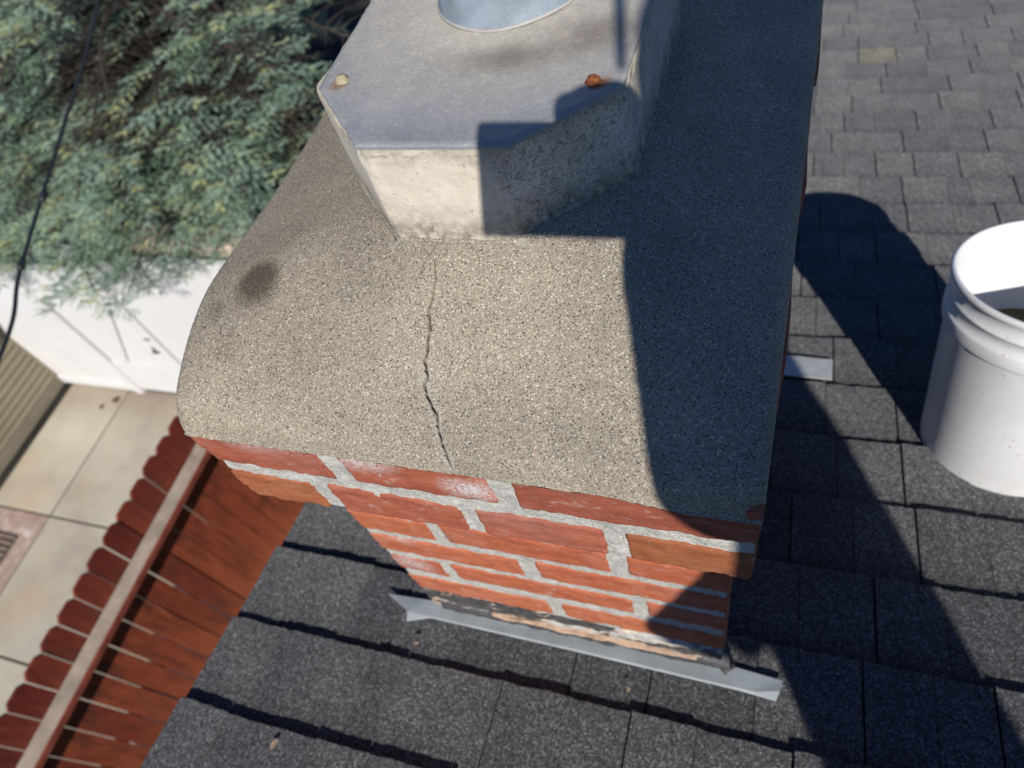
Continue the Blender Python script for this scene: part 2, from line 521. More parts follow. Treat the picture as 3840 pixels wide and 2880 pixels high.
def mat_pink_paving():
    m = Mat('pink_aggregate_paving', 0.9, spec=0.2)
    a = m.ramp(m.noise(9, 5, 0.65), [(0.3, (0.30, 0.20, 0.16)), (0.55, (0.42, 0.31, 0.26)), (0.72, (0.55, 0.47, 0.42))])
    a = m.mix(m.ramp(m.noise(6, 4, 0.6), [(0.60, 0.0), (0.7, 0.8)]), a, (0.62, 0.57, 0.52))
    m.color(a); m.bump(m.noise(50, 3), 0.3, 0.004)
    return m.m


def mat_needles():
    m = Mat('blue_green_needles', 0.55, spec=0.35)
    at = m.n('ShaderNodeAttribute', attribute_name='tint')
    f = m.xyz(at.outputs['Color'])[0]
    c = m.ramp(f, [(0.0, (0.05, 0.09, 0.06)), (0.3, (0.11, 0.19, 0.11)), (0.55, (0.26, 0.38, 0.27)), (0.78, (0.44, 0.60, 0.51)), (0.88, (0.54, 0.60, 0.27)), (1.0, (0.62, 0.62, 0.30))])
    m.color(c)
    tr = m.n('ShaderNodeBsdfTranslucent'); m.l(c, tr.inputs[0])
    mx = m.n('ShaderNodeMixShader'); mx.inputs[0].default_value = 0.22
    m.l(m.b.outputs[0], mx.inputs[1]); m.l(tr.outputs[0], mx.inputs[2])
    m.l(mx.outputs[0], m.t.nodes['Material Output'].inputs[0])
    return m.m


def mat_bucket():
    m = Mat('white_bucket_plastic', 0.36, spec=0.45)
    base = m.ramp(m.noise(8, 4), [(0.3, (0.70, 0.70, 0.69)), (0.7, (0.78, 0.78, 0.77))])
    sp = m.noise(150, 3, 0.7)
    base = m.mix(m.ramp(sp, [(0.66, 0.0), (0.70, 0.6)]), base, (0.36, 0.31, 0.22))
    base = m.mix(m.ramp(m.noise(26, 5, 0.7), [(0.64, 0.0), (0.74, 0.18)]), base, (0.45, 0.42, 0.34))
    vs = m.vor(75)
    spk = m.math('MULTIPLY', m.ramp(vs.outputs['Distance'], [(0.10, 1.0), (0.17, 0.0)]), m.ramp(m.xyz(vs.outputs['Color'])[0], [(0.80, 0.0), (0.82, 0.65)]))
    base = m.mix(spk, base, (0.33, 0.30, 0.24))
    base = m.mix(m.ramp(m.noise(11, 5, .65), [(0.5, 0.0), (0.75, 0.35)]), base, (0.55, 0.54, 0.50))
    m.color(base)
    m.b.inputs['Subsurface Weight'].default_value = 0.10
    m.b.inputs['Subsurface Radius'].default_value = (0.02, 0.018, 0.015)
    m.b.inputs['Subsurface Scale'].default_value = 0.6
    return m.m


def mat_base_band():
    m = Mat('tarred_mortar_band', 0.85, spec=0.3)
    v = m.scale(m.pos, (0.45, 1, 1.4))
    base = m.ramp(m.noise(50, 5, 0.7), [(0.3, (0.30, 0.295, 0.28)), (0.6, (0.52, 0.51, 0.48))])
    pe = m.ramp(m.noise(28, 4, 0.65, v), [(0.52, 0.0), (0.60, 0.9)])
    base = m.mix(pe, base, (0.58, 0.36, 0.24))
    cr = m.ramp(m.noise(33, 4, 0.65, m.scale(m.pos, (0.4, 1, 1.8))), [(0.55, 0.0), (0.61, 1.0)])
    base = m.mix(cr, base, (0.62, 0.56, 0.44))
    dk = m.ramp(m.noise(21, 5, 0.62, v), [(0.47, 0.0), (0.52, 1.0)])
    base = m.mix(dk, base, m.ramp(m.noise(90, 4), [(0.3, (0.035, 0.033, 0.033)), (0.7, (0.10, 0.095, 0.093))]))
    m.color(base); m.bump(m.noise(130, 5), 0.7, 0.003)
    return m.m


M = {}
M['crown'] = mat_crown()
M['brick'] = mat_brick('red_brick', (0.25, 0.068, 0.040), (0.34, 0.094, 0.052), (0.40, 0.125, 0.070), 0.75,
                       (((-0.195, 0.2, -0.468), 0.030, 1.0), ((-0.283, 0.2, -0.441), 0.040, 0.85), ((-0.38, 0.2, -0.437), 0.035, 0.45)))
M['brick_o'] = mat_brick('orange_brick', (0.32, 0.080, 0.040), (0.42, 0.117, 0.054), (0.49, 0.155, 0.076), 0.75,
                         (((-0.42, 0.26, -0.89), 0.04, 0.7), ((-0.40, 0.26, -0.80), 0.02, 0.5)))
M['brick_b'] = mat_brick('brown_brick', (0.26, 0.083, 0.034), (0.35, 0.115, 0.045), (0.41, 0.145, 0.062), 0.25)
M['mortar'] = mat_mortar()
M['collar'] = mat_collar()
M['lid'] = mat_lid()
M['pipe'] = simple('galvanised_pipe', (0.25, 0.295, 0.34), 0.6, 0.1, 0.35, 0.22, 40, 0.3, 400)
M['bolt_pale'] = simple('corroded_zinc_bolt', (0.42, 0.37, 0.24), 0.8, 0.1, 0.4, 0.5, 300, 0.6, 500)
M['bolt_rust'] = simple('rusted_bolt', (0.30, 0.10, 0.035), 0.85, 0.1, 0.4, 0.6, 320, 0.7, 500)
M['shingle'] = mat_shingle('charcoal_shingle', 0.92, (1.02, 1.0, 0.98))
M['shingle_b'] = mat_shingle('bare_tan_shingle', 1.35, (1.1, 1.0, 0.72))
M['under'] = simple('shingle_underlay', (0.02, 0.02, 0.022), 0.9)
M['flash'] = simple('grey_flashing_metal', (0.31, 0.345, 0.355), 0.6, 0.0, 0.35, 0.14, 26, 0.25, 50)
M['tab'] = simple('galvanised_flashing', (0.45, 0.46, 0.455), 0.6, 0.0, 0.5, 0.15, 30, 0.05)
M['tar'] = simple('roofing_tar', (0.055, 0.053, 0.055), 0.6, 0, 0.4, 0.4, 60, 0.6, 120)
M['band'] = mat_base_band()
M['red'] = mat_redwood()
M['rail'] = simple('weathered_bare_wood', (0.33, 0.28, 0.225), 0.85, 0, 0.3, 0.25, 9, 0.5, 60)
M['railface'] = simple('stained_rail_wood', (0.22, 0.055, 0.035), 0.7, 0, 0.3, 0.3, 12)
M['white'] = simple('white_vinyl', (0.655, 0.655, 0.65), 0.6, 0, 0.4, 0.03, 3)
M['black'] = simple('black_iron', (0.02, 0.02, 0.02), 0.5, 0, 0.5)
M['siding'] = simple('beige_siding', (0.245, 0.218, 0.155), 0.7, 0, 0.3, 0.08, 2.5)
M['trimgrey'] = simple('grey_gutter_paint', (0.42, 0.42, 0.42), 0.6, 0, 0.3, 0.06)
M['found'] = simple('foundation_skirt', (0.235, 0.205, 0.155), 0.85, 0, 0.3, 0.15, 4)
M['slab'] = mat_concrete_slab()
M['pink'] = mat_pink_paving()
M['soil'] = simple('dark_soil', (0.035, 0.032, 0.028), 0.95, 0, 0.2, 0.3, 2, 0.5, 10)
M['stucco'] = simple('beige_stucco', (0.42, 0.36, 0.28), 0.9, 0, 0.2, 0.08, 6, 0.4, 90)
M['stone'] = simple('pink_sandstone_coping', (0.52, 0.40, 0.33), 0.9, 0, 0.2, 0.18, 12, 0.5, 60)
M['needle'] = mat_needles()
M['bark'] = simple('grey_brown_bark', (0.055, 0.045, 0.036), 0.95, 0, 0.2, 0.3, 20, 0.7, 30)
M['bucket'] = mat_bucket()
M['mud'] = simple('muddy_water', (0.085, 0.07, 0.025), 0.5, 0, 0.5, 0.45, 40, 0.4, 60)
M['cable'] = simple('black_cable_rubber', (0.018, 0.022, 0.024), 0.45, 0, 0.5)
M['iron'] = simple('rusty_grate_iron', (0.13, 0.11, 0.085), 0.75, 0.3, 0.4, 0.3, 20)
M['tarp'] = simple('blue_tarp', (0.02, 0.08, 0.30), 0.6, 0, 0.4, 0.3, 5)
M['jacket'] = simple('navy_jacket_cloth', (0.03, 0.035, 0.06), 0.9, 0, 0.2, 0.2, 12, 0.4, 40)
M['jeans'] = simple('blue_denim', (0.06, 0.09, 0.16), 0.9, 0, 0.2, 0.2, 30, 0.4, 200)
M['skin'] = simple('skin', (0.50, 0.30, 0.22), 0.55, 0, 0.4, 0.08, 20)
M['hair'] = simple('dark_hair', (0.03, 0.02, 0.015), 0.7, 0, 0.3, 0.3, 60)
M['phone'] = simple('black_phone_glass', (0.02, 0.02, 0.022), 0.15, 0, 0.6)
M['leaf'] = simple('dry_leaf', (0.40, 0.29, 0.20), 0.85, 0, 0.2, 0.2, 200)
M['leafg'] = simple('brown_debris', (0.13, 0.08, 0.05), 0.9, 0, 0.2, 0.3, 90)

# ------------------------------------------------------------------ ground, patio
g = obj('ground', [(-90, -90, -4.95), (90, -90, -4.95), (90, 90, -4.95), (-90, 90, -4.95)], [(0, 1, 2, 3)], M['soil'])
tag(g, kind='structure')
patio = empty('patio', (-4.6, 0, -4.95)); tag(patio, kind='structure')
xs = [-3.10, -4.71, -5.945, -6.70]
xs = [-1.0, -2.27, -3.49, -4.71, -5.945, -6.72]
ys = [-3.60, -2.38, -1.16, 0.065, 1.24, 2.66]
for i in range(len(xs) - 1):
    for j in range(len(ys) - 1):
        if i == 4 and ys[j + 1] < 1.3:
            continue
        gp = 0.011
        V, F = bevel_box(xs[i + 1] + gp, xs[i] - gp, ys[j] + gp, ys[j + 1] - gp, -4.949, -4.93, 0.006)
        obj('slab', V, F, M['slab'], patio)
V, F = bevel_box(-6.72, -5.957, -3.6, 1.228, -4.949, -4.936, 0.004)
obj('pink_paving', V, F, M['pink'], patio)
obj('joint_bed', boxv(-6.72, -1.0, -3.6, 2.66, -4.9495, -4.940), BOXF, simple('joint_sand', (0.13, 0.11, 0.085), 0.95, 0, 0.2, 0.2, 8), patio)

grate = empty('drain_grate', (-6.33, 0.72, -4.936))
tag(grate, 'rusty slatted drain grate set in the pink paving', 'drain grate')
for (a, b, c, d) in ((-6.52, -6.14, 0.985, 1.0), (-6.52, -6.14, 0.44, 0.455), (-6.155, -6.14, 0.455, 0.985), (-6.52, -6.505, 0.455, 0.985)):
    obj('frame', boxv(a, b, c, d, -4.936, -4.918), BOXF, M['iron'], grate)
for k in range(9):
    y = 0.49 + k * 0.055
    obj('bar', boxv(-6.505, -6.155, y, y + 0.022, -4.935, -4.921), BOXF, M['iron'], grate)

# ------------------------------------------------------------------ house with shingle roof
PT = math.radians(13.5)
P0 = Vector((0, .26, -1.09)); RD = Vector((0, math.cos(PT), -math.sin(PT))); RN = Vector((0, math.sin(PT), math.cos(PT)))
RX = Vector((1, 0, 0))
def roofp(x, s, h=0.0): return P0 + RX * x + RD * s + RN * h
def roofs(y): return (y - .26) / math.cos(PT)


house = empty('house', (2.4, 0, -4.93))
tag(house, 'house under the camera with a charcoal shingle roof sloping away from the viewer', 'house')
RAKE = -0.772; XR = 6.0; S0 = -2.2; S1 = 4.9
V = [roofp(RAKE + .012, S0, -0.012), roofp(XR, S0, -0.012), roofp(XR, S1, -0.012), roofp(RAKE + .012, S1, -0.012),
     roofp(RAKE + .012, S0, -0.10), roofp(XR, S0, -0.10), roofp(XR, S1, -0.10), roofp(RAKE + .012, S1, -0.10)]
obj('roof_deck', V, [(0, 1, 2, 3), (7, 6, 5, 4), (0, 4, 5, 1), (1, 5, 6, 2), (2, 6, 7, 3), (3, 7, 4, 0)], M['under'], house)
rp = roofp(0, S0, 0)     # ridge; the other slope falls towards -y
def backp(x, s, h=0.0): return Vector((x, rp.y - math.cos(PT) * s, rp.z - math.sin(PT) * s)) + Vector((0, -math.sin(PT), math.cos(PT))) * h
V = [backp(RAKE + .012, 0, 0), backp(XR, 0, 0), backp(XR, 5, 0), backp(RAKE + .012, 5, 0),
     backp(RAKE + .012, 0, -0.10), backp(XR, 0, -0.10), backp(XR, 5, -0.10), backp(RAKE + .012, 5, -0.10)]
obj('rear_roof', V, [(3, 2, 1, 0), (4, 5, 6, 7), (1, 5, 4, 0), (2, 6, 5, 1), (3, 7, 6, 2), (0, 4, 7, 3)], M['shingle'], house)
# walls with gable
yw0, yw1 = backp(0, 4.5).y, roofp(0, 4.5).y
zt0, zt1, ztr = backp(0, 4.5, -.11).z, roofp(0, 4.5, -.11).z, rp.z - .12
for x0, x1, nm in ((-0.45, -0.30, 'wall'), (5.5, 5.65, 'wall')):
    prof = [(yw0, -4.93), (yw1, -4.93), (yw1, zt1), (rp.y, ztr), (yw0, zt0)]
    V = [(x0, a, b) for a, b in prof] + [(x1, a, b) for a, b in prof]
    F = [(0, 1, 2, 3, 4)[::-1], (5, 6, 7, 8, 9)] + [(i, (i + 1) % 5, 5 + (i + 1) % 5, 5 + i) for i in range(5)]
    obj(nm, V, F, M['stucco'], house)
obj('wall', boxv(-0.30, 5.5, yw1 - .15, yw1, -4.93, zt1), BOXF, M['stucco'], house)
obj('wall', boxv(-0.30, 5.5, yw0, yw0 + .15, -4.93, zt0), BOXF, M['stucco'], house)
V = [roofp(RAKE + .010, S0, -0.014), roofp(RAKE + .034, S0, -0.014), roofp(RAKE + .034, S1, -0.014), roofp(RAKE + .010, S1, -0.014),
     roofp(RAKE + .010, S0, -0.16), roofp(RAKE + .034, S0, -0.16), roofp(RAKE + .034, S1, -0.16), roofp(RAKE + .010, S1, -0.16)]
V = [v - RX * 0.024 for v in V]
obj('rake_board', V, [(0, 1, 2, 3), (7, 6, 5, 4), (0, 4, 5, 1), (1, 5, 6, 2), (2, 6, 7, 3), (3, 7, 4, 0)], M['white'], house)

# shingle tabs: shared meshes, one object each
E = 0.1413; SB = 0.045
JOINTS = {
 -2: [(-0.693, 1), (-0.54, 1), (-0.454, 1), (-0.323, 0), (-0.226, 1), (-0.06, 0), (0.06, 1), (0.19, 0), (0.31, 1)],
 -1: [(-0.681, 1), (-0.589, 0), (-0.51, 1), (-0.457, 0), (-0.303, 1), (-0.20, 0), (-0.117, 1), (-0.03, 0), (0.09, 1), (0.223, 0), (0.348, 1)],
 0: [(-0.699, 1), (-0.585, 0), (-0.50, 1), (-0.3, 0), (-0.1, 1), (0.04, 0), (0.175, 1), (0.259, 0), (0.33, 1)],
 1: [(-0.69, 0), (-0.56, 1), (-0.46, 0), (0.092, 0), (0.195, 1), (0.285, 0), (0.388, 1)],
 2: [(-0.62, 1), (-0.5, 0), (0.077, 1), (0.17, 0), (0.261, 1)],
 3: [(-0.6, 0), (0.04, 1), (0.148, 0), (0.25, 1)], 4: [(0.13, 0), (0.249, 1)], 5: [(0.06, 0), (0.145, 1), (0.26, 0)],
 6: [(0.112, 0), (0.233, 1), (0.34, 0)], 7: [(0.08, 1), (0.192, 0), (0.354, 1), (0.437, 0)],
 8: [(0.07, 1), (0.161, 0), (0.242, 1), (0.35, 0), (0.449, 1)],
 9: [(0.119, 1), (0.239, 0), (0.318, 1), (0.419, 0), (0.512, 1)],
 10: [(0.079, 1), (0.215, 0), (0.317, 1), (0.421, 0), (0.472, 0), (0.572, 1)],
 11: [(0.102, 1), (0.179, 0), (0.261, 1), (0.355, 1), (0.462, 1), (0.567, 0)],
 12: [(0.15, 1), (0.236, 0), (0.338, 1), (0.449, 0), (0.544, 1), (0.632, 0)],
 13: [(0.116, 0), (0.187, 1), (0.271, 0), (0.384, 1), (0.486, 0), (0.578, 1)],
 14: [(0.1, 1), (0.212, 1), (0.329, 0), (0.458, 1), (0.569, 0), (0.668, 1)],
 15: [(0.106, 1), (0.208, 0), (0.303, 1), (0.387, 0), (0.5, 1), (0.598, 0), (0.693, 1)],
 16: [(0.202, 0), (0.326, 1), (0.448, 0), (0.576, 1), (0.686, 0)],
 17: [(0.172, 0), (0.244, 1), (0.366, 1), (0.462, 1), (0.546, 0), (0.614, 1)],
 18: [(0.13, 1), (0.249, 1), (0.369, 0), (0.48, 1)],
}
def tab_mesh(w, th, seed):
    """plate: local x across, y down the slope, z out; butt end at y=0, runs up-slope to -0.165"""
    r = random.Random(seed)
    L = 0.163; n = 8
    cols = []
    V = []
    for i in range(n + 1):
        x = w * i / n
        y = r.uniform(-0.0010, 0.0010) + (r.choice((-.0016, .0015)) if r.random() < .18 else 0)
        zj = r.uniform(-0.0006, 0.0008)
        V += [(x, y - .0015, th + zj), (x, y, th - .0015 + zj), (x + r.uniform(-.001, .001), y - .001, 0.0004), (x, -L, -0.0040), (x, -L, -0.0075)]
    F = []
    for i in range(n):
        a, b = 5 * i, 5 * (i + 1)
        F += [(a, b, b + 3, a + 3), (a, a + 1, b + 1, b), (a + 1, a + 2, b + 2, b + 1), (a + 3, b + 3, b + 4, a + 4), (a + 4, b + 4, b + 2, a + 2)]
    F += [(0, 3, 4, 2, 1), tuple(5 * n + k for k in (0, 1, 2, 4, 3))]
    F = [f[::-1] for f in F]
    me = bpy.data.meshes.new('shingle'); me.from_pydata(V, [], F); me.update(); me.materials.append(M['shingle'])
    return me


TABCACHE = {}
def tab(x0, x1, k, raised, seed):
    w = x1 - x0
    q = max(4, round(w / 0.01))
    key = (q, raised, seed % 3)
    if key not in TABCACHE:
        TABCACHE[key] = tab_mesh(q * 0.01, 0.0076 if raised else 0.0050, hash(key) % 9999)
    return TABCACHE[key], w / (q * 0.01)


tabs = []
rr = random.Random(5)
for k in range(-17, 34):
    js = [j for j in JOINTS.get(k, [])]
    x = js[-1][0] if js else RAKE
    dk = js[-1][1] if js else 0
    if not js and k > 0: x = RAKE; 
    while x < XR - .2:
        x += rr.uniform(0.085, 0.155); dk = 1 - dk if rr.random() < .85 else dk
        js.append((round(x, 3), dk))
    # the tab just right of the rake
    bounds = [(RAKE - 0.012, rr.choice((0, 1)))] + js
    # faint laminated joints in between
    bb = [bounds[0]]
    for b in bounds[1:]:
        while b[0] - bb[-1][0] > 0.165:
            bb.append((bb[-1][0] + rr.uniform(.07, .10), 0 if rr.random() < .4 else 1))
        bb.append(b)
    for (a, da), (b, db) in zip(bb[:-1], bb[1:]):
        tabs.append((a, b, k, da, db))
RX90 = Matrix((RX, RD, RN)).transposed().to_4x4()
def tab_matrix(a, k, sx, yj=0):
    # +y local must run down-slope: x right, y = RD, z = RN  (left-handed flip avoided: x, RD, RN -> RN = RX x RD)
    p = roofp(a, SB + k * E + yj, 0.0)
    return Matrix.Translation(p + Vector((0, 0, H))) @ RX90 @ Matrix.Diagonal((sx, 1, 1, 1))
def vis(t):
    a, b, k, _, _ = t
    x = (a + b) / 2; s = SB + (k - .5) * E
    w = roofp(x, s); q = Vector((w.dot(cam_right), w.dot(cam_down), w.dot(cam_fwd)))
    if q.z <= 0.05: return 9e9
    u = abs(q.x / q.z) / (1920 / 2664); v = abs(q.y / q.z) / (1440 / 2664)
    out = max(u, v)
    hid = -0.43 < x < 0.0 and 0.28 < w.y < 0.84 or (x < 0 and w.y > .75) 
    return q.length + (100 * (out - 1) if out > 1.06 else 0) + (40 if hid else 0)
tabs.sort(key=vis)
near, far = tabs[:290], tabs[290:]
hl = Vector(house.location)
for i, (a, b, k, da, db) in enumerate(near):
    gap = 0.0018 if da else 0.0014
    me, sx = tab(a + gap, b - (0.0014 if db else 0), k, da, i)
    o = bpy.data.objects.new('shingle', me)
    link(o, house)
    if k == 16 + 1 and False: pass
    mw = tab_matrix(a + gap, k, sx, rr.uniform(-.0012, .0012))
    o.matrix_local = Matrix.Translation(-hl) @ mw
    if abs(a - 0.244) < .002 and k == 17:
        me2 = me.copy(); me2.materials.clear(); me2.materials.append(M['shingle_b']); o.data = me2
        o['label'] = 'bare tan shingle tab'
FV = []; FF = []
for (a, b, k, da, db) in far:
    me, sx = tab(a + .001, b - .001, k, da, 0)
    mw = tab_matrix(a + .001, k, sx)
    off = len(FV)
    FV += [tuple((mw @ v.co) - Vector((0, 0, H))) for v in me.vertices]
    FF += [tuple(off + i for i in p.vertices) for p in me.polygons]
o = obj('far_shingles', FV, FF, M['shingle'], house); o['kind'] = 'stuff'

# ------------------------------------------------------------------ chimney
chim = empty('chimney', (-0.217, 0.56, -1.15))
tag(chim, 'red brick chimney with cracked cement crown and grey metal lid on the shingle roof', 'chimney')
XL = -0.447
def xr(y): return 0.0136 + 0.0295 * (y - 0.2)
YB = 0.86

CR = [(-0.2298, 0.3263), (-0.2282, 0.3189), (-0.2273, 0.3019), (-0.2292, 0.2912), (-0.2258, 0.2808), (-0.2267, 0.2722), (-0.2259, 0.2659), (-0.228, 0.2615),
      (-0.2232, 0.2513), (-0.2252, 0.2459), (-0.2224, 0.2398), (-0.2165, 0.2318), (-0.2118, 0.227), (-0.2099, 0.2178), (-0.2065, 0.2119), (-0.2, 0.2005)]
CRW = [.0002, .0004, .0006, .0010, .0012, .0012, .0011, .0012, .0011, .0010, .0010, .0010, .0010, .0009, .0008, .0008]
BR = [(-0.2311, 0.3407), (-0.2336, 0.3342), (-0.237, 0.3282), (-0.2383, 0.3228), (-0.2395, 0.3164)]
BRW = [.0003, .0005, .0006, .0005, .0002]
def jag(P, W):
    out = []; w = []
    r = random.Random(3)
    for i in range(len(P) - 1):
        a, b = P[i], P[i + 1]
        n = 5
        for k in range(n):
            t = k / n
            out.append((a[0] + (b[0] - a[0]) * t + (r.uniform(-.0007, .0007) if k else 0), a[1] + (b[1] - a[1]) * t))
            w.append((W[i] + (W[i + 1] - W[i]) * t) * r.uniform(.7, 1.25))
    out.append(P[-1]); w.append(W[-1])
    return out, [q * .62 for q in w]
def seg_dist(X, Y, P, W):
    D = np.full(X.shape, 9.0); Wm = np.zeros(X.shape)
    for i in range(len(P) - 1):
        ax, ay = P[i]; bx, by = P[i + 1]
        dx, dy = bx - ax, by - ay
        t = np.clip(((X - ax) * dx + (Y - ay) * dy) / (dx * dx + dy * dy), 0, 1)
        d = np.hypot(X - ax - t * dx, Y - ay - t * dy)
        m = d < D
        D = np.where(m, d, D); Wm = np.where(m, W[i] + t * (W[i + 1] - W[i]), Wm)
    return D, Wm

xcoords = np.unique(np.concatenate([np.arange(XL, -0.245, 0.0028), np.arange(-0.245, -0.192, 0.00075), np.arange(-0.192, 0.0136, 0.0028), [0.0136]]))
ycoords = np.concatenate([np.arange(0.2, 0.36, 0.0013), np.arange(0.36, YB, 0.006), [YB]])
X, Y = np.meshgrid(xcoords, ycoords)
sx = (X - XL) / (0.0136 - XL)
X = XL + sx * (xr(Y) - XL)
def sines(x, y, seed, fs, amp):
    r = np.random.default_rng(seed); z = 0 * x
    for _ in range(7):
        a = r.uniform(0, 6.28); f = fs * r.uniform(.5, 1.8); p = r.uniform(0, 6.28)
        z = z + np.sin((x * math.cos(a) + y * math.sin(a)) * f + p) * amp / 3
    return z
def smin(a, b, k):
    h = np.clip(0.5 + 0.5 * (b - a) / k, 0, 1)
    return b * (1 - h) + a * h - k * h * (1 - h)
X = X - 0.004 * np.clip((XL + 0.025 - X) / 0.025, 0, 1) * np.clip((Y - 0.2) / 0.03, 0, 1)
ef = Y - 0.2; el = X - XL; er = xr(Y) - X; eb = YB - Y
zf = -0.4220 + 0.555 * ef
zf = zf + 0.008 * (1 - np.cos(np.pi * np.clip((-0.31 - X) / 0.13, 0, 1))) / 2 * np.clip(ef / 0.018, 0, 1)
zl = -0.3745 + 0.22 * el - 0.010 * (1 - np.cos(np.pi * np.clip((Y - .24) / .26, 0, 1))) / 2
zr = -0.402 + 0.50 * er
zb = -0.4335 + 0.62 * eb
Z = smin(smin(smin(zf, zl, 0.030), zr, 0.022), smin(zb, np.full_like(X, -0.344), 0.01), 0.012)
e = np.minimum(np.minimum(el, er), eb)
rad = 0.011
q = np.clip(1 - e / rad, 0, 1)
Z -= rad * 1.1 * (1 - np.sqrt(np.maximum(0, 1 - q * q)))
q = np.clip(1 - ef / 0.014, 0, 1)
Z -= 0.0105 * (1 - np.sqrt(np.maximum(0, 1 - q * q)))
Z += sines(X, Y, 1, 60, 0.0003) + sines(X, Y, 4, 22, 0.0007) + rng.normal(0, 0.00012, X.shape) * (Y < .34)
# broken right front corner
cr_ = np.hypot((X - 0.016) * 1.0, (Y - 0.198) * 1.6) + sines(X, Y, 9, 300, 0.003)
Z = np.where(cr_ < 0.0125, np.minimum(Z, -0.447), Z)
P1, W1 = jag(CR, CRW); P2, W2 = jag(BR, BRW)
d1, w1 = seg_dist(X, Y, P1, W1); d2, w2 = seg_dist(X, Y, P2, W2)
g1 = np.clip((w1 - d1) / 0.0005 + .6, 0, 1); g2 = np.clip((w2 - d2) / 0.0005 + .6, 0, 1)
gr = np.maximum(g1, g2)
Z -= 0.008 * gr
h1 = .8 * np.clip((w1 * 8 - d1) / 0.004, 0, 1) * np.clip((0.262 - Y) / 0.02 + .35, 0.15, 1)
h2 = np.clip((w2 * 5 - d2) / 0.004, 0, 1) * 0.5
ring = np.clip((0.006 - (0.341 - Y)) / 0.004, 0, 1) * (Y < 0.345) * (X > -0.27) * (X < -.16) * .6
halo = np.maximum(np.maximum(h1, h2), ring)
ny, nx = X.shape
# wavy skirt down to the bricks
Xo, Yo = X.copy(), Y.copy()
idx = np.arange(nx * ny).reshape(ny, nx)
V = np.stack([X, Y, Z], -1).reshape(-1, 3)
F = []
A = idx[:-1, :-1].ravel(); B = idx[:-1, 1:].ravel(); C_ = idx[1:, 1:].ravel(); D_ = idx[1:, :-1].ravel()
F = np.stack([A, B, C_, D_], 1).tolist()
ringi = list(idx[0, :]) + list(idx[1:, -1]) + list(idx[-1, -2::-1]) + list(idx[-2:0:-1, 0])
base = len(V)
sk = []
for i in ringi:
    x, y, z = V[i]
    nz = noise.noise(Vector((x * 55, y * 55, 3.1))) * 0.0016 + noise.noise(Vector((x * 190, y * 190, 7.1))) * 0.0014
    zb_ = -0.4395 + nz
    if y < 0.21 and x > -0.085: zb_ -= 0.010 * min(1, (x + .085) / .05)
    if y < 0.21 and x > -0.02: zb_ = -0.449
    if x < XL + .003: zb_ = -0.4345
    yy = y - (0.0022 if y < .2005 else 0)
    sk.append((x, yy, min(z - .0006, zb_ )))
V = np.vstack([V, np.array(sk)])
n = len(ringi)
for i in range(n):
    j = (i + 1) % n
    F.append((ringi[j], ringi[i], base + i, base + j))
F.append(tuple(base + i for i in range(n)))
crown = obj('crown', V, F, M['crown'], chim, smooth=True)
ca = crown.data.color_attributes.new('crack', 'FLOAT_COLOR', 'POINT')
col = np.zeros((len(V), 4)); col[:, 3] = 1
col[:ny * nx, 0] = gr.ravel(); col[:ny * nx, 1] = halo.ravel()
ca.data.foreach_set('color', col.ravel())


def rough_brick(x0, x1, y0, y1, z0, z1, mat, seed, res=0.004, r=0.0035, amp=0.0011, yback=None, tilt=0.0):
    """brick: a box skin with rounded, nibbled arrises"""
    nx_, ny_, nz_ = [max(3, min(56, int((b - a) / res))) for a, b in ((x0, x1), (y0, y1), (z0, z1))]
    ny_ = max(3, min(ny_, 8))
    off = Vector((seed * 3.7, seed * 1.3, seed * 2.1))
    V = []; idx = {}; F = []
    c = Vector(((x0 + x1) / 2, (y0 + y1) / 2, (z0 + z1) / 2)); hx, hy, hz = (x1 - x0) / 2, (y1 - y0) / 2, (z1 - z0) / 2
    def vid(i, j, k):
        key = (i, j, k)
        if key in idx: return idx[key]
        p = Vector((-hx + 2 * hx * i / nx_, -hy + 2 * hy * j / ny_, -hz + 2 * hz * k / nz_))
        q = Vector((max(-hx + r, min(hx - r, p.x)), max(-hy + r, min(hy - r, p.y)), max(-hz + r, min(hz - r, p.z))))
        d = p - q
        if d.length > 0: p = q + d.normalized() * r
        w = p + c
        nn_ = (p - q * 0.0)
        dn = (p - q).normalized() if (p - q).length > 1e-9 else Vector((0, 0, 0))
        a = noise.noise(w * 60 + off) * amp * 1.2 + noise.noise(w * 190 + off) * amp * 0.8
        edge = min(hx - abs(p.x), hz - abs(p.z))
        ch = max(0.0, noise.noise(w * 120 + off * 2) - 0.25) * (0.0035 if edge < .005 else 0.0006)
        w = w + dn * (a - ch)
        w.z += tilt * (w.x - x1)
        idx[key] = len(V); V.append(w); return idx[key]
    for i in range(nx_):
        for k in range(nz_):
            F.append((vid(i, 0, k), vid(i + 1, 0, k), vid(i + 1, 0, k + 1), vid(i, 0, k + 1)))
            F.append((vid(i, ny_, k), vid(i, ny_, k + 1), vid(i + 1, ny_, k + 1), vid(i + 1, ny_, k)))
        for j in range(ny_):
            F.append((vid(i, j, 0), vid(i, j + 1, 0), vid(i + 1, j + 1, 0), vid(i + 1, j, 0)))
            F.append((vid(i, j, nz_), vid(i + 1, j, nz_), vid(i + 1, j + 1, nz_), vid(i, j + 1, nz_)))
    for j in range(ny_):
        for k in range(nz_):
            F.append((vid(0, j, k), vid(0, j, k + 1), vid(0, j + 1, k + 1), vid(0, j + 1, k)))
            F.append((vid(nx_, j, k), vid(nx_, j + 1, k), vid(nx_, j + 1, k + 1), vid(nx_, j, k + 1)))
    return obj('brick', V, F, mat, chim, smooth=True)


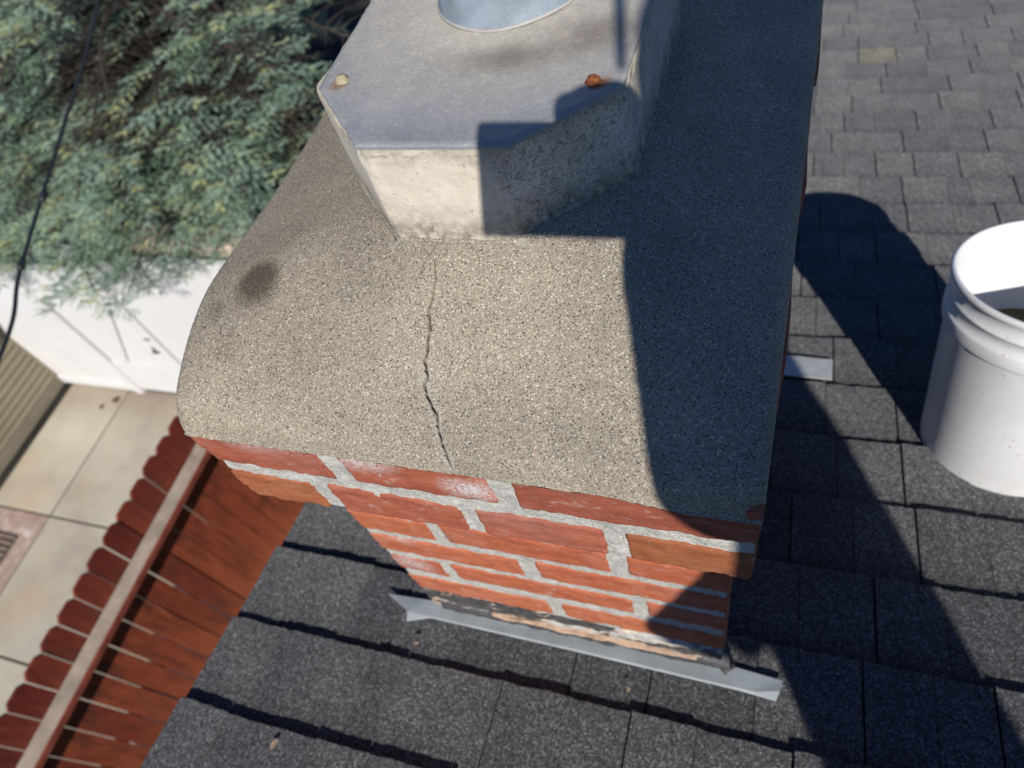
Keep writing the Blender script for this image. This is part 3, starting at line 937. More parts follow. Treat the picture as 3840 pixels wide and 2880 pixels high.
sd = [1]
def B(x0, x1, y0, y1, z0, z1, mat='brick', res=0.004, tilt=0.0):
    sd[0] += 1
    return rough_brick(x0, x1, y0, y1, z0, z1, M[mat], sd[0], res=res, tilt=tilt)


def mortar_box(x0, x1, y0, y1, z0, z1, amp, step=0.0022, tilt=0.0, name='mortar'):
    """mortar core; front skin is a lumpy grid, the other faces coarse"""
    gx = np.linspace(x0, x1, max(2, int((x1 - x0) / step))); gz = np.linspace(z0, z1, max(2, int((z1 - z0) / step)))
    V = []; F = []
    for z in gz:
        for x in gx:
            a = noise.noise(Vector((x * 70, 5.5, z * 70))) * amp + noise.noise(Vector((x * 210, 1.5, z * 210))) * amp * .6
            V.append((x, y0 - a, z + tilt * (x - x1)))
    nx_ = len(gx); nz_ = len(gz)
    for k in range(nz_ - 1):
        for i in range(nx_ - 1):
            a = k * nx_ + i
            F.append((a, a + 1, a + nx_ + 1, a + nx_))
    b = len(V)
    back = [(x0, y1, z0), (x1, y1, z0), (x1, y1, z1), (x0, y1, z1)]
    V += back
    F += [(b + 1, b, b + 3, b + 2)]
    bot = list(range(nx_)); top = list(range((nz_ - 1) * nx_, nz_ * nx_))
    left = [k * nx_ for k in range(nz_)]; right = [k * nx_ + nx_ - 1 for k in range(nz_)]
    F += [tuple(bot[::-1] + [b, b + 1]), tuple(top + [b + 2, b + 3]), tuple(left + [b + 3, b]), tuple(right[::-1] + [b + 1, b + 2])]
    o = obj(name, V, F, M['mortar'], chim)
    return o


# corbel courses (front plane y=.2)
D1 = 0.092
X1 = 0.0136
mortar_box(XL + .003, X1 - .0025, 0.2022, 0.30, -0.556, -0.4375, 0.0014)
B(XL, -0.3215, .2, .2 + D1, -0.4895, -0.4365, 'brick', .003)
B(-0.3035, -0.1765, .2, .2 + D1, -0.4890, -0.4365, 'brick', .003)
B(-0.1600, X1, .2, .2 + D1, -0.4910, -0.4355, 'brick', .003)
B(XL - .0005, -0.3610, .2, .2 + D1, -0.5595, -0.5085, 'brick_b', .003)
B(-0.3440, -0.2190, .2, .2 + D1, -0.5585, -0.5070, 'brick', .003)
B(-0.2055, -0.0975, .2, .2 + D1, -0.5590, -0.5080, 'brick', .003)
B(-0.0815, X1 - .001, .2, .2 + D1, -0.5595, -0.5085, 'brick_b', .003)
# corbel sides and back
obj('mortar', boxv(XL + .004, X1 + .002, 0.3001, YB - .004, -0.556, -0.44), BOXF, M['mortar'], chim)
for zz0, zz1, o0 in ((-0.4895, -0.436, 0.0), (-0.5595, -0.5085, 0.07)):
    y = .2 + D1 + .010
    first = True
    while y < YB - 0.03:
        L_ = 0.2 if not first else 0.2 - o0 * 1.3
        first = False
        y2 = min(YB - .001, y + L_)
        B(XL, XL + .09, y, y2, zz0, zz1, 'brick', .008)
        B(X1 - .085 + .0295 * (y - .2), X1 + .0295 * ((y + y2) / 2 - .2), y, y2, zz0, zz1, 'brick', .006)
        y = y2 + .010
    x = XL + .1
    while x < -0.1:
        B(x, x + .14, YB - .09, YB - .0005, zz0, zz1, 'brick', .008); x += .15
# thin mortar / top brick fillet showing along the right flank under the crown
for y in (0.305, 0.47, 0.635):
    B(X1 - .05 + .0295 * (y - .2), X1 + .0012 + .0295 * (y + .07 - .2), y, y + .152, -0.4355, -0.416, 'brick', .006)

# stack (front plane y=.26)
SX0, SX1 = -0.4500, -0.0045
TL = -0.018
mortar_box(SX0 + .003, SX1 - .003, 0.2622, 0.36, -1.10, -0.557, 0.0014, 0.0026, TL)
D2 = 0.092
rows = [(-0.7815, -0.7260, [(-0.450, -0.3460), (-0.3300, -0.1320), (-0.1120, -0.0045)]),
        (-0.8530, -0.7985, [(-0.450, -0.2480), (-0.2270, -0.0045)]),
        (-0.9230, -0.8700, [(-0.450, -0.3740), (-0.3580, -0.1160), (-0.0990, -0.0045)]),
        (-1.0080, -0.9500, [(-0.450, -0.2380), (-0.2200, -0.0045)]),
        (-0.7090, -0.6560, [(-0.450, -0.2480), (-0.2270, -0.0045)]),
        (-0.6390, -0.5850, [(-0.450, -0.3460), (-0.3300, -0.1320), (-0.1120, -0.0045)])]
for z0, z1, L_ in rows:
    for a, b in L_:
        B(a, b, .26, .26 + D2, z0, z1, 'brick_o', .0038, TL)
# stack flanks and back
obj('mortar', boxv(SX0 + .004, SX1 - .003, 0.3601, YB - .03, -1.32, -0.557), BOXF, M['mortar'], chim)
for ri, (z0, z1, L_) in enumerate(rows):
    y = .26 + D2 + .01
    k = 0
    while y < YB - .08:
        y2 = min(YB - .02, y + (.2 if k or ri % 2 else .1)); k += 1
        B(SX0, SX0 + .09, y, y2, z0 - .004, z1 - .004, 'brick_o', .012)
        B(SX1 - .09, SX1 + .001, y, y2, z0, z1, 'brick_o', .012)
        y = y2 + .01
    x = SX0 + .1
    while x < -0.12:
        B(x, x + .14, YB - .10, YB - .021, z0, z1, 'brick_o', .012); x += .15
for zc in (-1.09, -1.16, -1.23):
    for y in (0.36, 0.57, .70):
        B(SX0, SX0 + .09, y, min(y + .2, YB - .02), zc, zc + .055, 'brick_o', .014); B(SX1 - .09, SX1 + .001, y, min(y + .2, YB - .02), zc, zc + .055, 'brick_o', .014)

# parged and tarred band at the foot of the front
def lump_strip(x0, x1, y0, z0, z1, amp, mat, name, step=.003, yb=.28, tilt=TL, seed=0.0, bulge=0.0):
    gx = np.linspace(x0, x1, int((x1 - x0) / step)); gz = np.linspace(z0, z1, max(4, int((z1 - z0) / step)))
    V = []; F = []
    for kz, z in enumerate(gz):
        t = kz / (len(gz) - 1)
        for x in gx:
            a = noise.noise(Vector((x * 45, seed, z * 60))) * amp + noise.noise(Vector((x * 160, seed + 3, z * 160))) * amp * .5
            V.append((x, y0 - a - bulge * math.sin(math.pi * t), z + tilt * (x - x1) + (noise.noise(Vector((x * 38, seed, 9))) * .0035 if kz in (0, len(gz) - 1) else 0)))
    nx_, nz_ = len(gx), len(gz)
    for k in range(nz_ - 1):
        for i in range(nx_ - 1):
            a = k * nx_ + i; F.append((a, a + 1, a + nx_ + 1, a + nx_))
    b = len(V)
    V += [(gx[0], yb, V[0][2]), (gx[-1], yb, V[nx_ - 1][2]), (gx[-1], yb, V[nx_ * nz_ - 1][2]), (gx[0], yb, V[nx_ * (nz_ - 1)][2])]
    F += [tuple(list(range(nx_))[::-1] + [b, b + 1]), tuple(list(range((nz_ - 1) * nx_, nz_ * nx_)) + [b + 2, b + 3]),
          tuple([k * nx_ for k in range(nz_)] + [b + 3, b]), tuple([k * nx_ + nx_ - 1 for k in range(nz_)][::-1] + [b + 1, b + 2])]
    return obj(name, V, F, mat, chim, smooth=True)
lump_strip(-0.447, -0.007, .2585, -1.075, -1.016, 0.003, M['band'], 'tarred_parging', seed=2.0)
lump_strip(-0.430, 0.004, .2555, -1.087, -1.064, 0.003, M['tar'], 'tar_bead', seed=5.0, bulge=.004)
lump_strip(-0.345, -0.040, .2545, -1.0635, -1.0585, 0.0022, simple('peach_sealant', (0.42, 0.29, 0.20), 0.8, 0, 0.3, 0.35, 60, 0.5), 'sealant_bead', seed=8.0, bulge=.003)
pk = roofp(0.004, roofs(.262), .012)
Vt, Ft = tube([(-0.014, .256, -1.086), (0.000, .252, -1.080), (0.006, .258, -1.082), (0.005, .27, -1.088)], [.004, .009, .007, .004], 10)
obj('tar_blob', Vt, Ft, M['tar'], chim, smooth=True)

# front flashing: narrow metal strip bent down at its front edge
top_b = [(-0.534, .2560, .011), (-0.46, .2590, .013), (-0.40, .2600, .013), (-0.2, .2590, .012), (0.0, .2570, .011), (0.075, .2515, .010)]
top_f = [(-0.488, .2345, .011), (-0.455, .2345, .010), (-0.40, .2350, .009), (-0.2, .2325, .010), (0.038, .2285, .009), (0.071, .2365, .010)]
def fl(p): return roofp(p[0], roofs(p[1]), p[2])
V = [fl(p) for p in top_b] + [fl(p) for p in top_f]
lips = [(-0.486, .2210, .004), (-0.448, .2330, .008), (-0.40, .2335, .006), (-0.2, .2312, .006), (0.022, .2270, .006), (0.067, .2245, .004)]
V += [fl(p) for p in lips]
F = [(6 + i, 7 + i, 1 + i, i) for i in range(5)] + [(12 + i, 13 + i, 7 + i, 6 + i) for i in range(5)]
o = obj('flashing', V, F, M['flash'], chim)
md = o.modifiers.new('thickness', 'SOLIDIFY'); md.thickness = 0.0014; md.offset = -1
# small metal flashing tab on the far right
V = [roofp(-0.02, roofs(.8605), .0105), roofp(.141, roofs(.8590), .0105), roofp(.143, roofs(.916), .0095), roofp(-0.02, roofs(.924), .0095)]
o = obj('flashing', V, [(0, 1, 2, 3)], M['tab'], chim)
o['label'] = 'short galvanised flashing tab on the right side'
md = o.modifiers.new('thickness', 'SOLIDIFY'); md.thickness = 0.0022; md.offset = 1
# step flashing along the flanks
V = [roofp(-0.005, roofs(.30), .011), roofp(.035, roofs(.30), .011), roofp(.035, roofs(.86), .011), roofp(-0.005, roofs(.86), .011)]
# ---- octagonal collar
OC = [(-.263, .341), (-.170, .341), (-.094, .408), (-.088, .66), (-.155, .725), (-.262, .725), (-.327, .66), (-.325, .408)]
def octo_grid(pts, z0, z1, nz_, step, amp, seed, sub=True):
    ring = []
    n = len(pts)
    for i in range(n):
        a, b = pts[i], pts[(i + 1) % n]
        L_ = math.hypot(b[0] - a[0], b[1] - a[1]); k = max(2, int(L_ / step))
        nxv = ((b[1] - a[1]) / L_, -(b[0] - a[0]) / L_)
        for j in range(k):
            t = j / k
            ring.append((a[0] + (b[0] - a[0]) * t, a[1] + (b[1] - a[1]) * t, nxv, min(t, 1 - t) * L_))
    V = []; F = []; m_ = len(ring)
    for kz in range(nz_ + 1):
        z = z0 + (z1 - z0) * kz / nz_
        for x, y, nv, ed in ring:
            p = Vector((x, y, z))
            a = noise.noise(p * 55 + Vector((seed, 0, 0))) * amp + noise.noise(p * 170) * amp * .6
            if ed < .004: a -= 0.0012 * (1 - ed / .004) + max(0, noise.noise(p * 80)) * .002
            if kz >= nz_ - 2: a -= max(0, noise.noise(p * 60 + Vector((4, 4, 4)))) * .004
            V.append((x + nv[0] * a, y + nv[1] * a, z + (noise.noise(p * 40) * .0015 if kz == nz_ else 0)))
    for kz in range(nz_):
        for i in range(m_):
            j = (i + 1) % m_
            F.append((kz * m_ + i, kz * m_ + j, (kz + 1) * m_ + j, (kz + 1) * m_ + i))
    F.append(tuple(range(m_))[::-1]); F.append(tuple(nz_ * m_ + i for i in range(m_)))
    return V, F
V, F = octo_grid(OC, -.360, -.2685, 34, .0028, .0004, 1.0)
obj('collar', V, F, M['collar'], chim)
# uneven bedding mortar squeezed between collar and lid
OCb = [(x + (0.002 if x > -.2 else -.001) * (1), y) for x, y in OC]
OCb = [(-.262, .3400), (-.164, .3395), (-.092, .404), (-.087, .66), (-.155, .725), (-.262, .725), (-.327, .66), (-.3235, .4065)]
V, F = octo_grid(OCb, -.2705, -.2640, 3, .004, .0016, 6.0)
obj('bedding', V, F, simple('pale_bedding_mortar', (0.50, 0.45, 0.36), 0.9, 0, 0.2, 0.2, 90, 0.6, 160), chim)
# cement fillet round the collar's foot
ft = []
for i in range(9):
    a, b = OC[i % 8], OC[(i + 1) % 8]
    for t in np.linspace(0, 1, 12, endpoint=False):
        x = a[0] + (b[0] - a[0]) * t; y = a[1] + (b[1] - a[1]) * t
        ft.append((x, y - .0005, -.3475 + noise.noise(Vector((x * 50, y * 50, 0))) * .001))
    if i == 7: break
V, F = tube(ft + [ft[0]], 0.0020, 6, False)
obj('fillet', V, F, M['crown'], chim, smooth=True)
# lid plate
LP = [(-.2607, .3385), (-.1545, .3365), (-.0935, .3960), (-.0865, .66), (-.153, .728), (-.263, .728), (-.330, .662), (-.3185, .4040)]
ring = []
for i in range(8):
    a, b = LP[i], LP[(i + 1) % 8]
    for t in np.linspace(0, 1, 16, endpoint=False):
        x = a[0] + (b[0] - a[0]) * t; y = a[1] + (b[1] - a[1]) * t
        w = noise.noise(Vector((x * 70, y * 70, 2))) * .0007
        ring.append((x + w, y + w))
def liftz(x, y): return -.262 + sines(np.array(x), np.array(y), 5, 18, .0012) + (0.0008 if y < .36 else 0)
m_ = len(ring); c0 = (-.205, .53)
V = []; F = []
fr = (1.0, .996, .97, .85, .6, .3)
for s_ in fr:
    for x, y in ring:
        px, py = c0[0] + (x - c0[0]) * s_, c0[1] + (y - c0[1]) * s_
        V.append((px, py, float(liftz(px, py)) - (.0010 if s_ == 1.0 else 0)))
for r_ in range(len(fr) - 1):
    for i in range(m_):
        j = (i + 1) % m_
        F.append((r_ * m_ + i, r_ * m_ + j, (r_ + 1) * m_ + j, (r_ + 1) * m_ + i))
V.append((c0[0], c0[1], -.262)); cidx = len(V) - 1
for i in range(m_): F.append(((len(fr) - 1) * m_ + i, (len(fr) - 1) * m_ + (i + 1) % m_, cidx))
b0 = len(V)
for i in range(m_): V.append((ring[i][0], ring[i][1], V[i][2] - .0024))
for i in range(m_): F.append((b0 + i, b0 + (i + 1) % m_, (i + 1) % m_, i))
F.append(tuple(b0 + i for i in range(m_))[::-1])
lid = obj('lid', V, F, M['lid'], chim, smooth=False)
for p in lid.data.polygons: p.use_smooth = p.normal.z > .8

def bolt(x, y, mat, label, seed, squash=1.0):
    o = empty_free = None
    prof = [(0.0052, 0), (0.0052, .0008), (0.0042, .0010), (0.0041, .0030), (0.0032, .0040), (0.0014, .0044), (0.0001, .0045)]
    V, F = lathe(prof, (x, y, float(liftz(x, y))), (0.05, 0.02, 1), 14)
    V = [v + Vector((noise.noise(v * 400 + Vector((seed, 0, 0))), noise.noise(v * 400 + Vector((0, seed, 0))), noise.noise(v * 400))) * .0006 for v in V]
    o = obj('bolt', V, F, mat, lid, smooth=True); o['label'] = label
    return o
bolt(-.3015, .4115, M['bolt_pale'], 'pale corroded bolt head', 3)
bolt(-.113, .3975, M['bolt_rust'], 'orange rusted bolt head', 8)

# flue pipe with base flange, storm cap above the frame
fp = obj('flue_pipe', *lathe([(0.0575, 0), (0.0575, .0035), (.0560, .005), (.0560, .026), (.0550, .030), (.0550, .40), (.0535, .40), (.0535, .05)], (-.2005, .521, -.262), (0, 0, 1), 72), M['pipe'], chim, smooth=True)
obj('rain_cap', *lathe([(0.001, .085), (.10, .03), (.102, .02), (.10, .022), (.001, .075)], (-.2005, .521, .15), (0, 0, 1), 40), M['pipe'], chim, smooth=True)
for a in range(3):
    an = a * 2.1
    p = Vector((-.2005 + .054 * math.cos(an), .521 + .054 * math.sin(an), .10))
    V, F = tube([p, p + Vector((.02 * math.cos(an), .02 * math.sin(an), .085))], .002, 6)
    obj('cap_strut', V, F, M['pipe'], chim)
V, F = tube([(-.2005 + .0577 * math.cos(t), .521 + .0577 * math.sin(t), -.2605 + .0006 * math.sin(5 * t)) for t in np.linspace(0, 2 * math.pi, 60)], .0014, 6, False)
obj('sealant_ring', V, F, simple('pale_sealant', (.38, .37, .34), .7, 0, .3, .15, 60), chim, smooth=True)

# ------------------------------------------------------------------ plastic bucket
c0 = Vector((0.4078, 0.7514, -1.2182 + .004)); axb = Vector((-0.0157, 0.2225, 0.9748)).normalized()
bucket = empty('plastic_bucket', tuple(c0))
tag(bucket, 'white five gallon plastic bucket with muddy water, standing on the shingle roof beside the chimney', 'bucket')
prof = [(.0005, .004), (.112, .004), (.118, .0), (.1215, .002), (.1235, .008), (.1375, .262), (.1380, .264), (.1378, .2655), (.1425, .267), (.1432, .270), (.1440, .2885), (.1430, .291),
        (.1385, .2925), (.1386, .3120), (.1425, .3135), (.1430, .3150), (.1425, .3170), (.1390, .3185), (.1392, .3380), (.1412, .3400), (.1440, .3410), (.1462, .3430), (.1467, .3470),
        (.1455, .3505), (.1425, .3520), (.1400, .3505), (.1388, .3460), (.1372, .3400), (.1205, .012), (.110, .009), (.0005, .009)]
prof = [(r * .992, h) for r, h in prof]
V, F = lathe(prof, c0, axb, 120)
obj('body', V, F, M['bucket'], bucket, smooth=True)
V, F = lathe([(.0005, .001), (.06, .0015), (.112, .0), (.1195, .0003), (.1270, .0)], c0 + axb * .170, Vector((0, 0.03, 1)), 60)
V = [p + Vector((0, 0, noise.noise(p * 30) * .006)) for p in V]
obj('muddy_water', V, F, M['mud'], bucket, smooth=True)

# ------------------------------------------------------------------ red wooden fence
XF = -3.26
fence = empty('wooden_fence', (XF, 0.8, -4.93))
tag(fence, 'redwood stained picket fence with dog-eared tops and a bare grey rail, below the roof edge', 'fence')
def picket_mesh(w, h, th, ear):
    prof = [(0, 0), (w, 0), (w, h - ear), (w - ear * .95, h), (ear * .95, h), (0, h - ear)]
    V = [(0, a, b) for a, b in prof] + [(-th, a, b) for a, b in prof]
    n = 6
    F = [tuple(range(n)), tuple(range(n, 2 * n))[::-1]] + [(i, n + i, n + (i + 1) % n, (i + 1) % n) for i in range(n)]
    return V, F
V, F = picket_mesh(.1372, 1.84, .017, .030)
pm = bpy.data.meshes.new('picket'); pm.from_pydata(V, [], F); pm.update(); pm.materials.append(M['red'])
fl_ = Vector(fence.location)
rf = random.Random(4)
for k in range(-11, 20):
    y = 3.26 * (-0.054 + 0.04390 * k) + rf.uniform(-.0012, .0012)
    if y + .14 > 2.6: continue
    o = bpy.data.objects.new('picket', pm); link(o, fence)
    o.location = Vector((XF + rf.uniform(-.009, .001), y + .0015, -4.93 + H + rf.uniform(-.006, .006))) - fl_
    o.rotation_euler = (rf.uniform(-.0012, .0012), 0, rf.uniform(-.012, .012))
V, F = bevel_box(XF + .001, XF + .100, -2.0, 2.6, -3.368, -3.330, .003)
obj('rail', V, F, M['rail'], fence)
V, F = bevel_box(XF + .1005, XF + .114, -2.0, 2.6, -3.372, -3.331, .002)
obj('rail_face', V, F, M['railface'], fence)
V, F = bevel_box(XF - .06, XF - .020, -2.0, 2.6, -4.05, -3.96, .003)
obj('rail', V, F, M['rail'], fence)
V, F = bevel_box(XF - .06, XF - .020, -2.0, 2.6, -4.78, -4.69, .003)
obj('rail', V, F, M['rail'], fence)
for y in (-1.2, 1.2):
    V, F = bevel_box(XF - .15, XF - .061, y, y + .089, -4.93, -3.3, .004)
    obj('post', V, F, M['rail'], fence)

# ------------------------------------------------------------------ white vinyl fence and gate across the end of the passage
YG = 2.63
def panel_boards(parent, x0, x1, z0, z1, w, y=YG, th=.022):
    x = x0
    while x < x1 - .01:
        x2 = min(x + w, x1)
        V, F = bevel_box(x + .0022, x2 - .0022, y, y + th, z0, z1, .0045)
        obj('board', V, F, M['white'], parent)
        x = x2
lf = empty('vinyl_fence', (-6.25, YG, -4.93))
tag(lf, 'white vinyl fence panel left of the gate, meeting the beige siding', 'fence')
panel_boards(lf, -6.95, -5.80, -4.90, -3.115, .192)
V, F = bevel_box(-6.95, -5.80, YG - .02, YG + .045, -4.91, -4.80, .005); obj('rail', V, F, M['white'], lf)
V, F = bevel_box(-6.95, -5.80, YG + .02, YG + .10, -3.11, -2.96, .005); obj('rail', V, F, M['white'], lf)
rfc = empty('vinyl_fence', (-4.0, YG, -4.93))
tag(rfc, 'white vinyl fence panel between the gate and the redwood pickets', 'fence')
panel_boards(rfc, -4.83, -3.28, -4.93, -3.045, .158)
V, F = bevel_box(-4.83, -3.28, YG - .018, YG + .045, -4.93, -4.80, .005); obj('rail', V, F, M['white'], rfc)
V, F = bevel_box(-4.83, -3.28, YG - .012, YG + .05, -3.040, -2.985, .006); obj('rail', V, F, M['white'], rfc)
gate = empty('white_gate', (-5.3, YG, -4.93))
tag(gate, 'closed white vinyl gate with a Z brace and black latch, between two white fence panels', 'gate')
panel_boards(gate, -5.722, -4.945, -4.89, -3.10, .165, YG + .004)
def gb(x0, x1, z0, z1, y0=YG - .022, y1=YG + .003):
    V, F = bevel_box(x0, x1, y0, y1, z0, z1, .003); return obj('brace', V, F, M['white'], gate)
gb(-5.722, -4.945, -4.83, -4.40); gb(-5.722, -4.945, -3.485, -3.11)
V0, F0 = bevel_box(-.052, .052, YG - .020, YG + .002, -.46, .46, .003)
ang = math.atan2(0.50, 0.86)
V0 = np.array(V0); ca_, sa_ = math.cos(-ang), math.sin(-ang)
Vr = np.stack([V0[:, 0] * ca_ - V0[:, 2] * sa_ - 5.30, V0[:, 1], V0[:, 0] * sa_ + V0[:, 2] * ca_ - 3.945], 1)
obj('brace', Vr, F0, M['white'], gate)
for x, nm in ((-5.785, 'post'), (-4.885, 'post')):
    V, F = bevel_box(x - .05, x + .048, YG - .030, YG + .085, -4.93, -2.99, .006); obj(nm, V, F, M['white'], gate)
    V = [(x - .066, YG - .04, -2.989), (x + .064, YG - .04, -2.989), (x + .064, YG + .10, -2.989), (x - .066, YG + .10, -2.989),
         (x - .066, YG - .04, -2.965), (x + .064, YG - .04, -2.965), (x + .064, YG + .10, -2.965), (x - .066, YG + .10, -2.965), (x, YG + .03, -2.88)]
    obj('post_cap', V, [(3, 2, 1, 0), (0, 1, 5, 4), (1, 2, 6, 5), (2, 3, 7, 6), (3, 0, 4, 7), (4, 5, 8), (5, 6, 8), (6, 7, 8), (7, 4, 8)], M['white'], gate)
V, F = bevel_box(-4.965, -4.925, YG - .03, YG - .0225, -4.11, -4.06, .002); obj('latch', V, F, M['black'], gate)
V, F = tube([(-4.975, YG - .03, -4.13), (-4.95, YG - .05, -4.10), (-4.925, YG - .05, -4.10), (-4.915, YG - .03, -4.13)], .011, 6); obj('latch_handle', V, F, M['black'], gate)
V, F = tube([(-4.93, YG - .03, -3.94), (-4.90, YG - .036, -3.93), (-4.87, YG - .03, -3.945)], .009, 6); obj('latch_pin', V, F, M['black'], gate)

# dog-eared white pickets of a fence running on behind the gate, under the conifer
pf = empty('picket_fence', (-5.7, 3.2, -4.93))
tag(pf, 'white dog-eared picket fence behind the gate, half hidden under the conifer branches', 'fence')
Vp, Fp = picket_mesh(.135, 2.06, .02, .04)
pmw = bpy.data.meshes.new('picket'); pmw.from_pydata([(b * 1.0, a * -1.0, c) for a, b, c in Vp], [], [f for f in Fp]); pmw.update(); pmw.materials.append(M['white'])
for k in range(13):
    o = bpy.data.objects.new('picket', pmw); link(o, pf)
    o.location = Vector((-6.30 + k * .150, 3.05 + .02 * (k % 2), 0.0 - .01 * (k % 3))) - Vector(pf.location)
    o.rotation_euler = (0, 0, 0)
V, F = bevel_box(-6.32, -4.35, 3.085, 3.12, -3.3, -3.21, .003); obj('rail', V, F, M['white'], pf)

# block wall with pink stone coping behind the right panel
bw = empty('block_wall', (-3.7, 2.95, -4.95))
tag(bw, 'low wall with rounded pink stone coping behind the white panel', 'wall')
obj('wall', boxv(-4.75, -2.2, 2.80, 2.98, -4.95, -3.05), BOXF, M['stucco'], bw)
for k in range(11):
    V, F = bevel_box(-4.75 + k * .23 + .006, -4.75 + (k + 1) * .23 - .006, 2.765 + .006 * (k % 2), 3.01, -3.049, -2.955 - .008 * (k % 3), .028)
    obj('coping_stone', V, F, M['stone'], bw, smooth=False)

# ------------------------------------------------------------------ beige sided building at the left
shed = empty('beige_building', (-7.9, 1.0, -4.93))
tag(shed, 'beige building with horizontal lap siding beside the concrete patio', 'building')
XS = -6.83
obj('wall', boxv(-9.0, XS - .03, -3.5, 2.60, -4.93, -3.75), BOXF, M['found'], shed)
V, F = bevel_box(XS - .029, XS + .02, -3.5, 2.60, -4.93, -4.80, .003); obj('foundation', V, F, M['found'], shed)
z = -4.785; k = 0
bme = None
while z < -3.9:
    e_ = 0.078
    V = [(XS + .024, -3.5, z), (XS + .024, 2.60, z), (XS + .003, 2.60, z + e_ - .003), (XS + .003, -3.5, z + e_ - .003),
         (XS - .028, -3.5, z), (XS - .028, 2.60, z), (XS - .028, 2.60, z + e_ - .003), (XS - .028, -3.5, z + e_ - .003)]
    if bme is None:
        so = obj('siding_board', V, [(0, 1, 2, 3), (7, 6, 5, 4), (4, 5, 1, 0), (2, 6, 7, 3), (1, 5, 6, 2), (4, 0, 3, 7)], M['siding'], shed)
        bme = so.data; sz = so.location.z
    else:
        o = so.copy(); link(o); o.parent = shed; o.location = so.location + Vector((0, 0, e_ * k))
    z += e_; k += 1
V, F = bevel_box(XS - .03, XS + .032, 2.601, 2.655, -4.92, -3.85, .004); obj('corner_trim', V, F, M['siding'], shed)
V, F = tube([(XS + .02, 2.70, -4.40), (XS + .02, 2.70, -4.375), (XS + .02, 2.70, -4.34), (XS + .02, 2.71, -3.4)], [.012, .036, .046, .046], 14)
obj('downspout', V, F, M['trimgrey'], shed, smooth=True)
# eave gutter with rounded front
gp = []
for a in np.linspace(-math.pi / 2, math.pi / 2, 9):
    gp.append((XS + .10 + .07 * math.cos(a), -3.86 + .05 * math.sin(a)))
gp = [(XS - .1, -3.91)] + gp + [(XS - .1, -3.81)]
V = [(a, -3.5, b) for a, b in gp] + [(a, 2.70, b) for a, b in gp]; n = len(gp)
F = [tuple(range(n))[::-1], tuple(range(n, 2 * n))] + [(i, (i + 1) % n, n + (i + 1) % n, n + i) for i in range(n)]
obj('gutter', V, F, M['trimgrey'], shed)
V = [(XS + .16, -3.5, -3.80), (XS + .16, 2.72, -3.80), (-9.2, 2.72, -3.35), (-9.2, -3.5, -3.35)]
obj('roof', V, [(0, 1, 2, 3)], M['trimgrey'], shed)

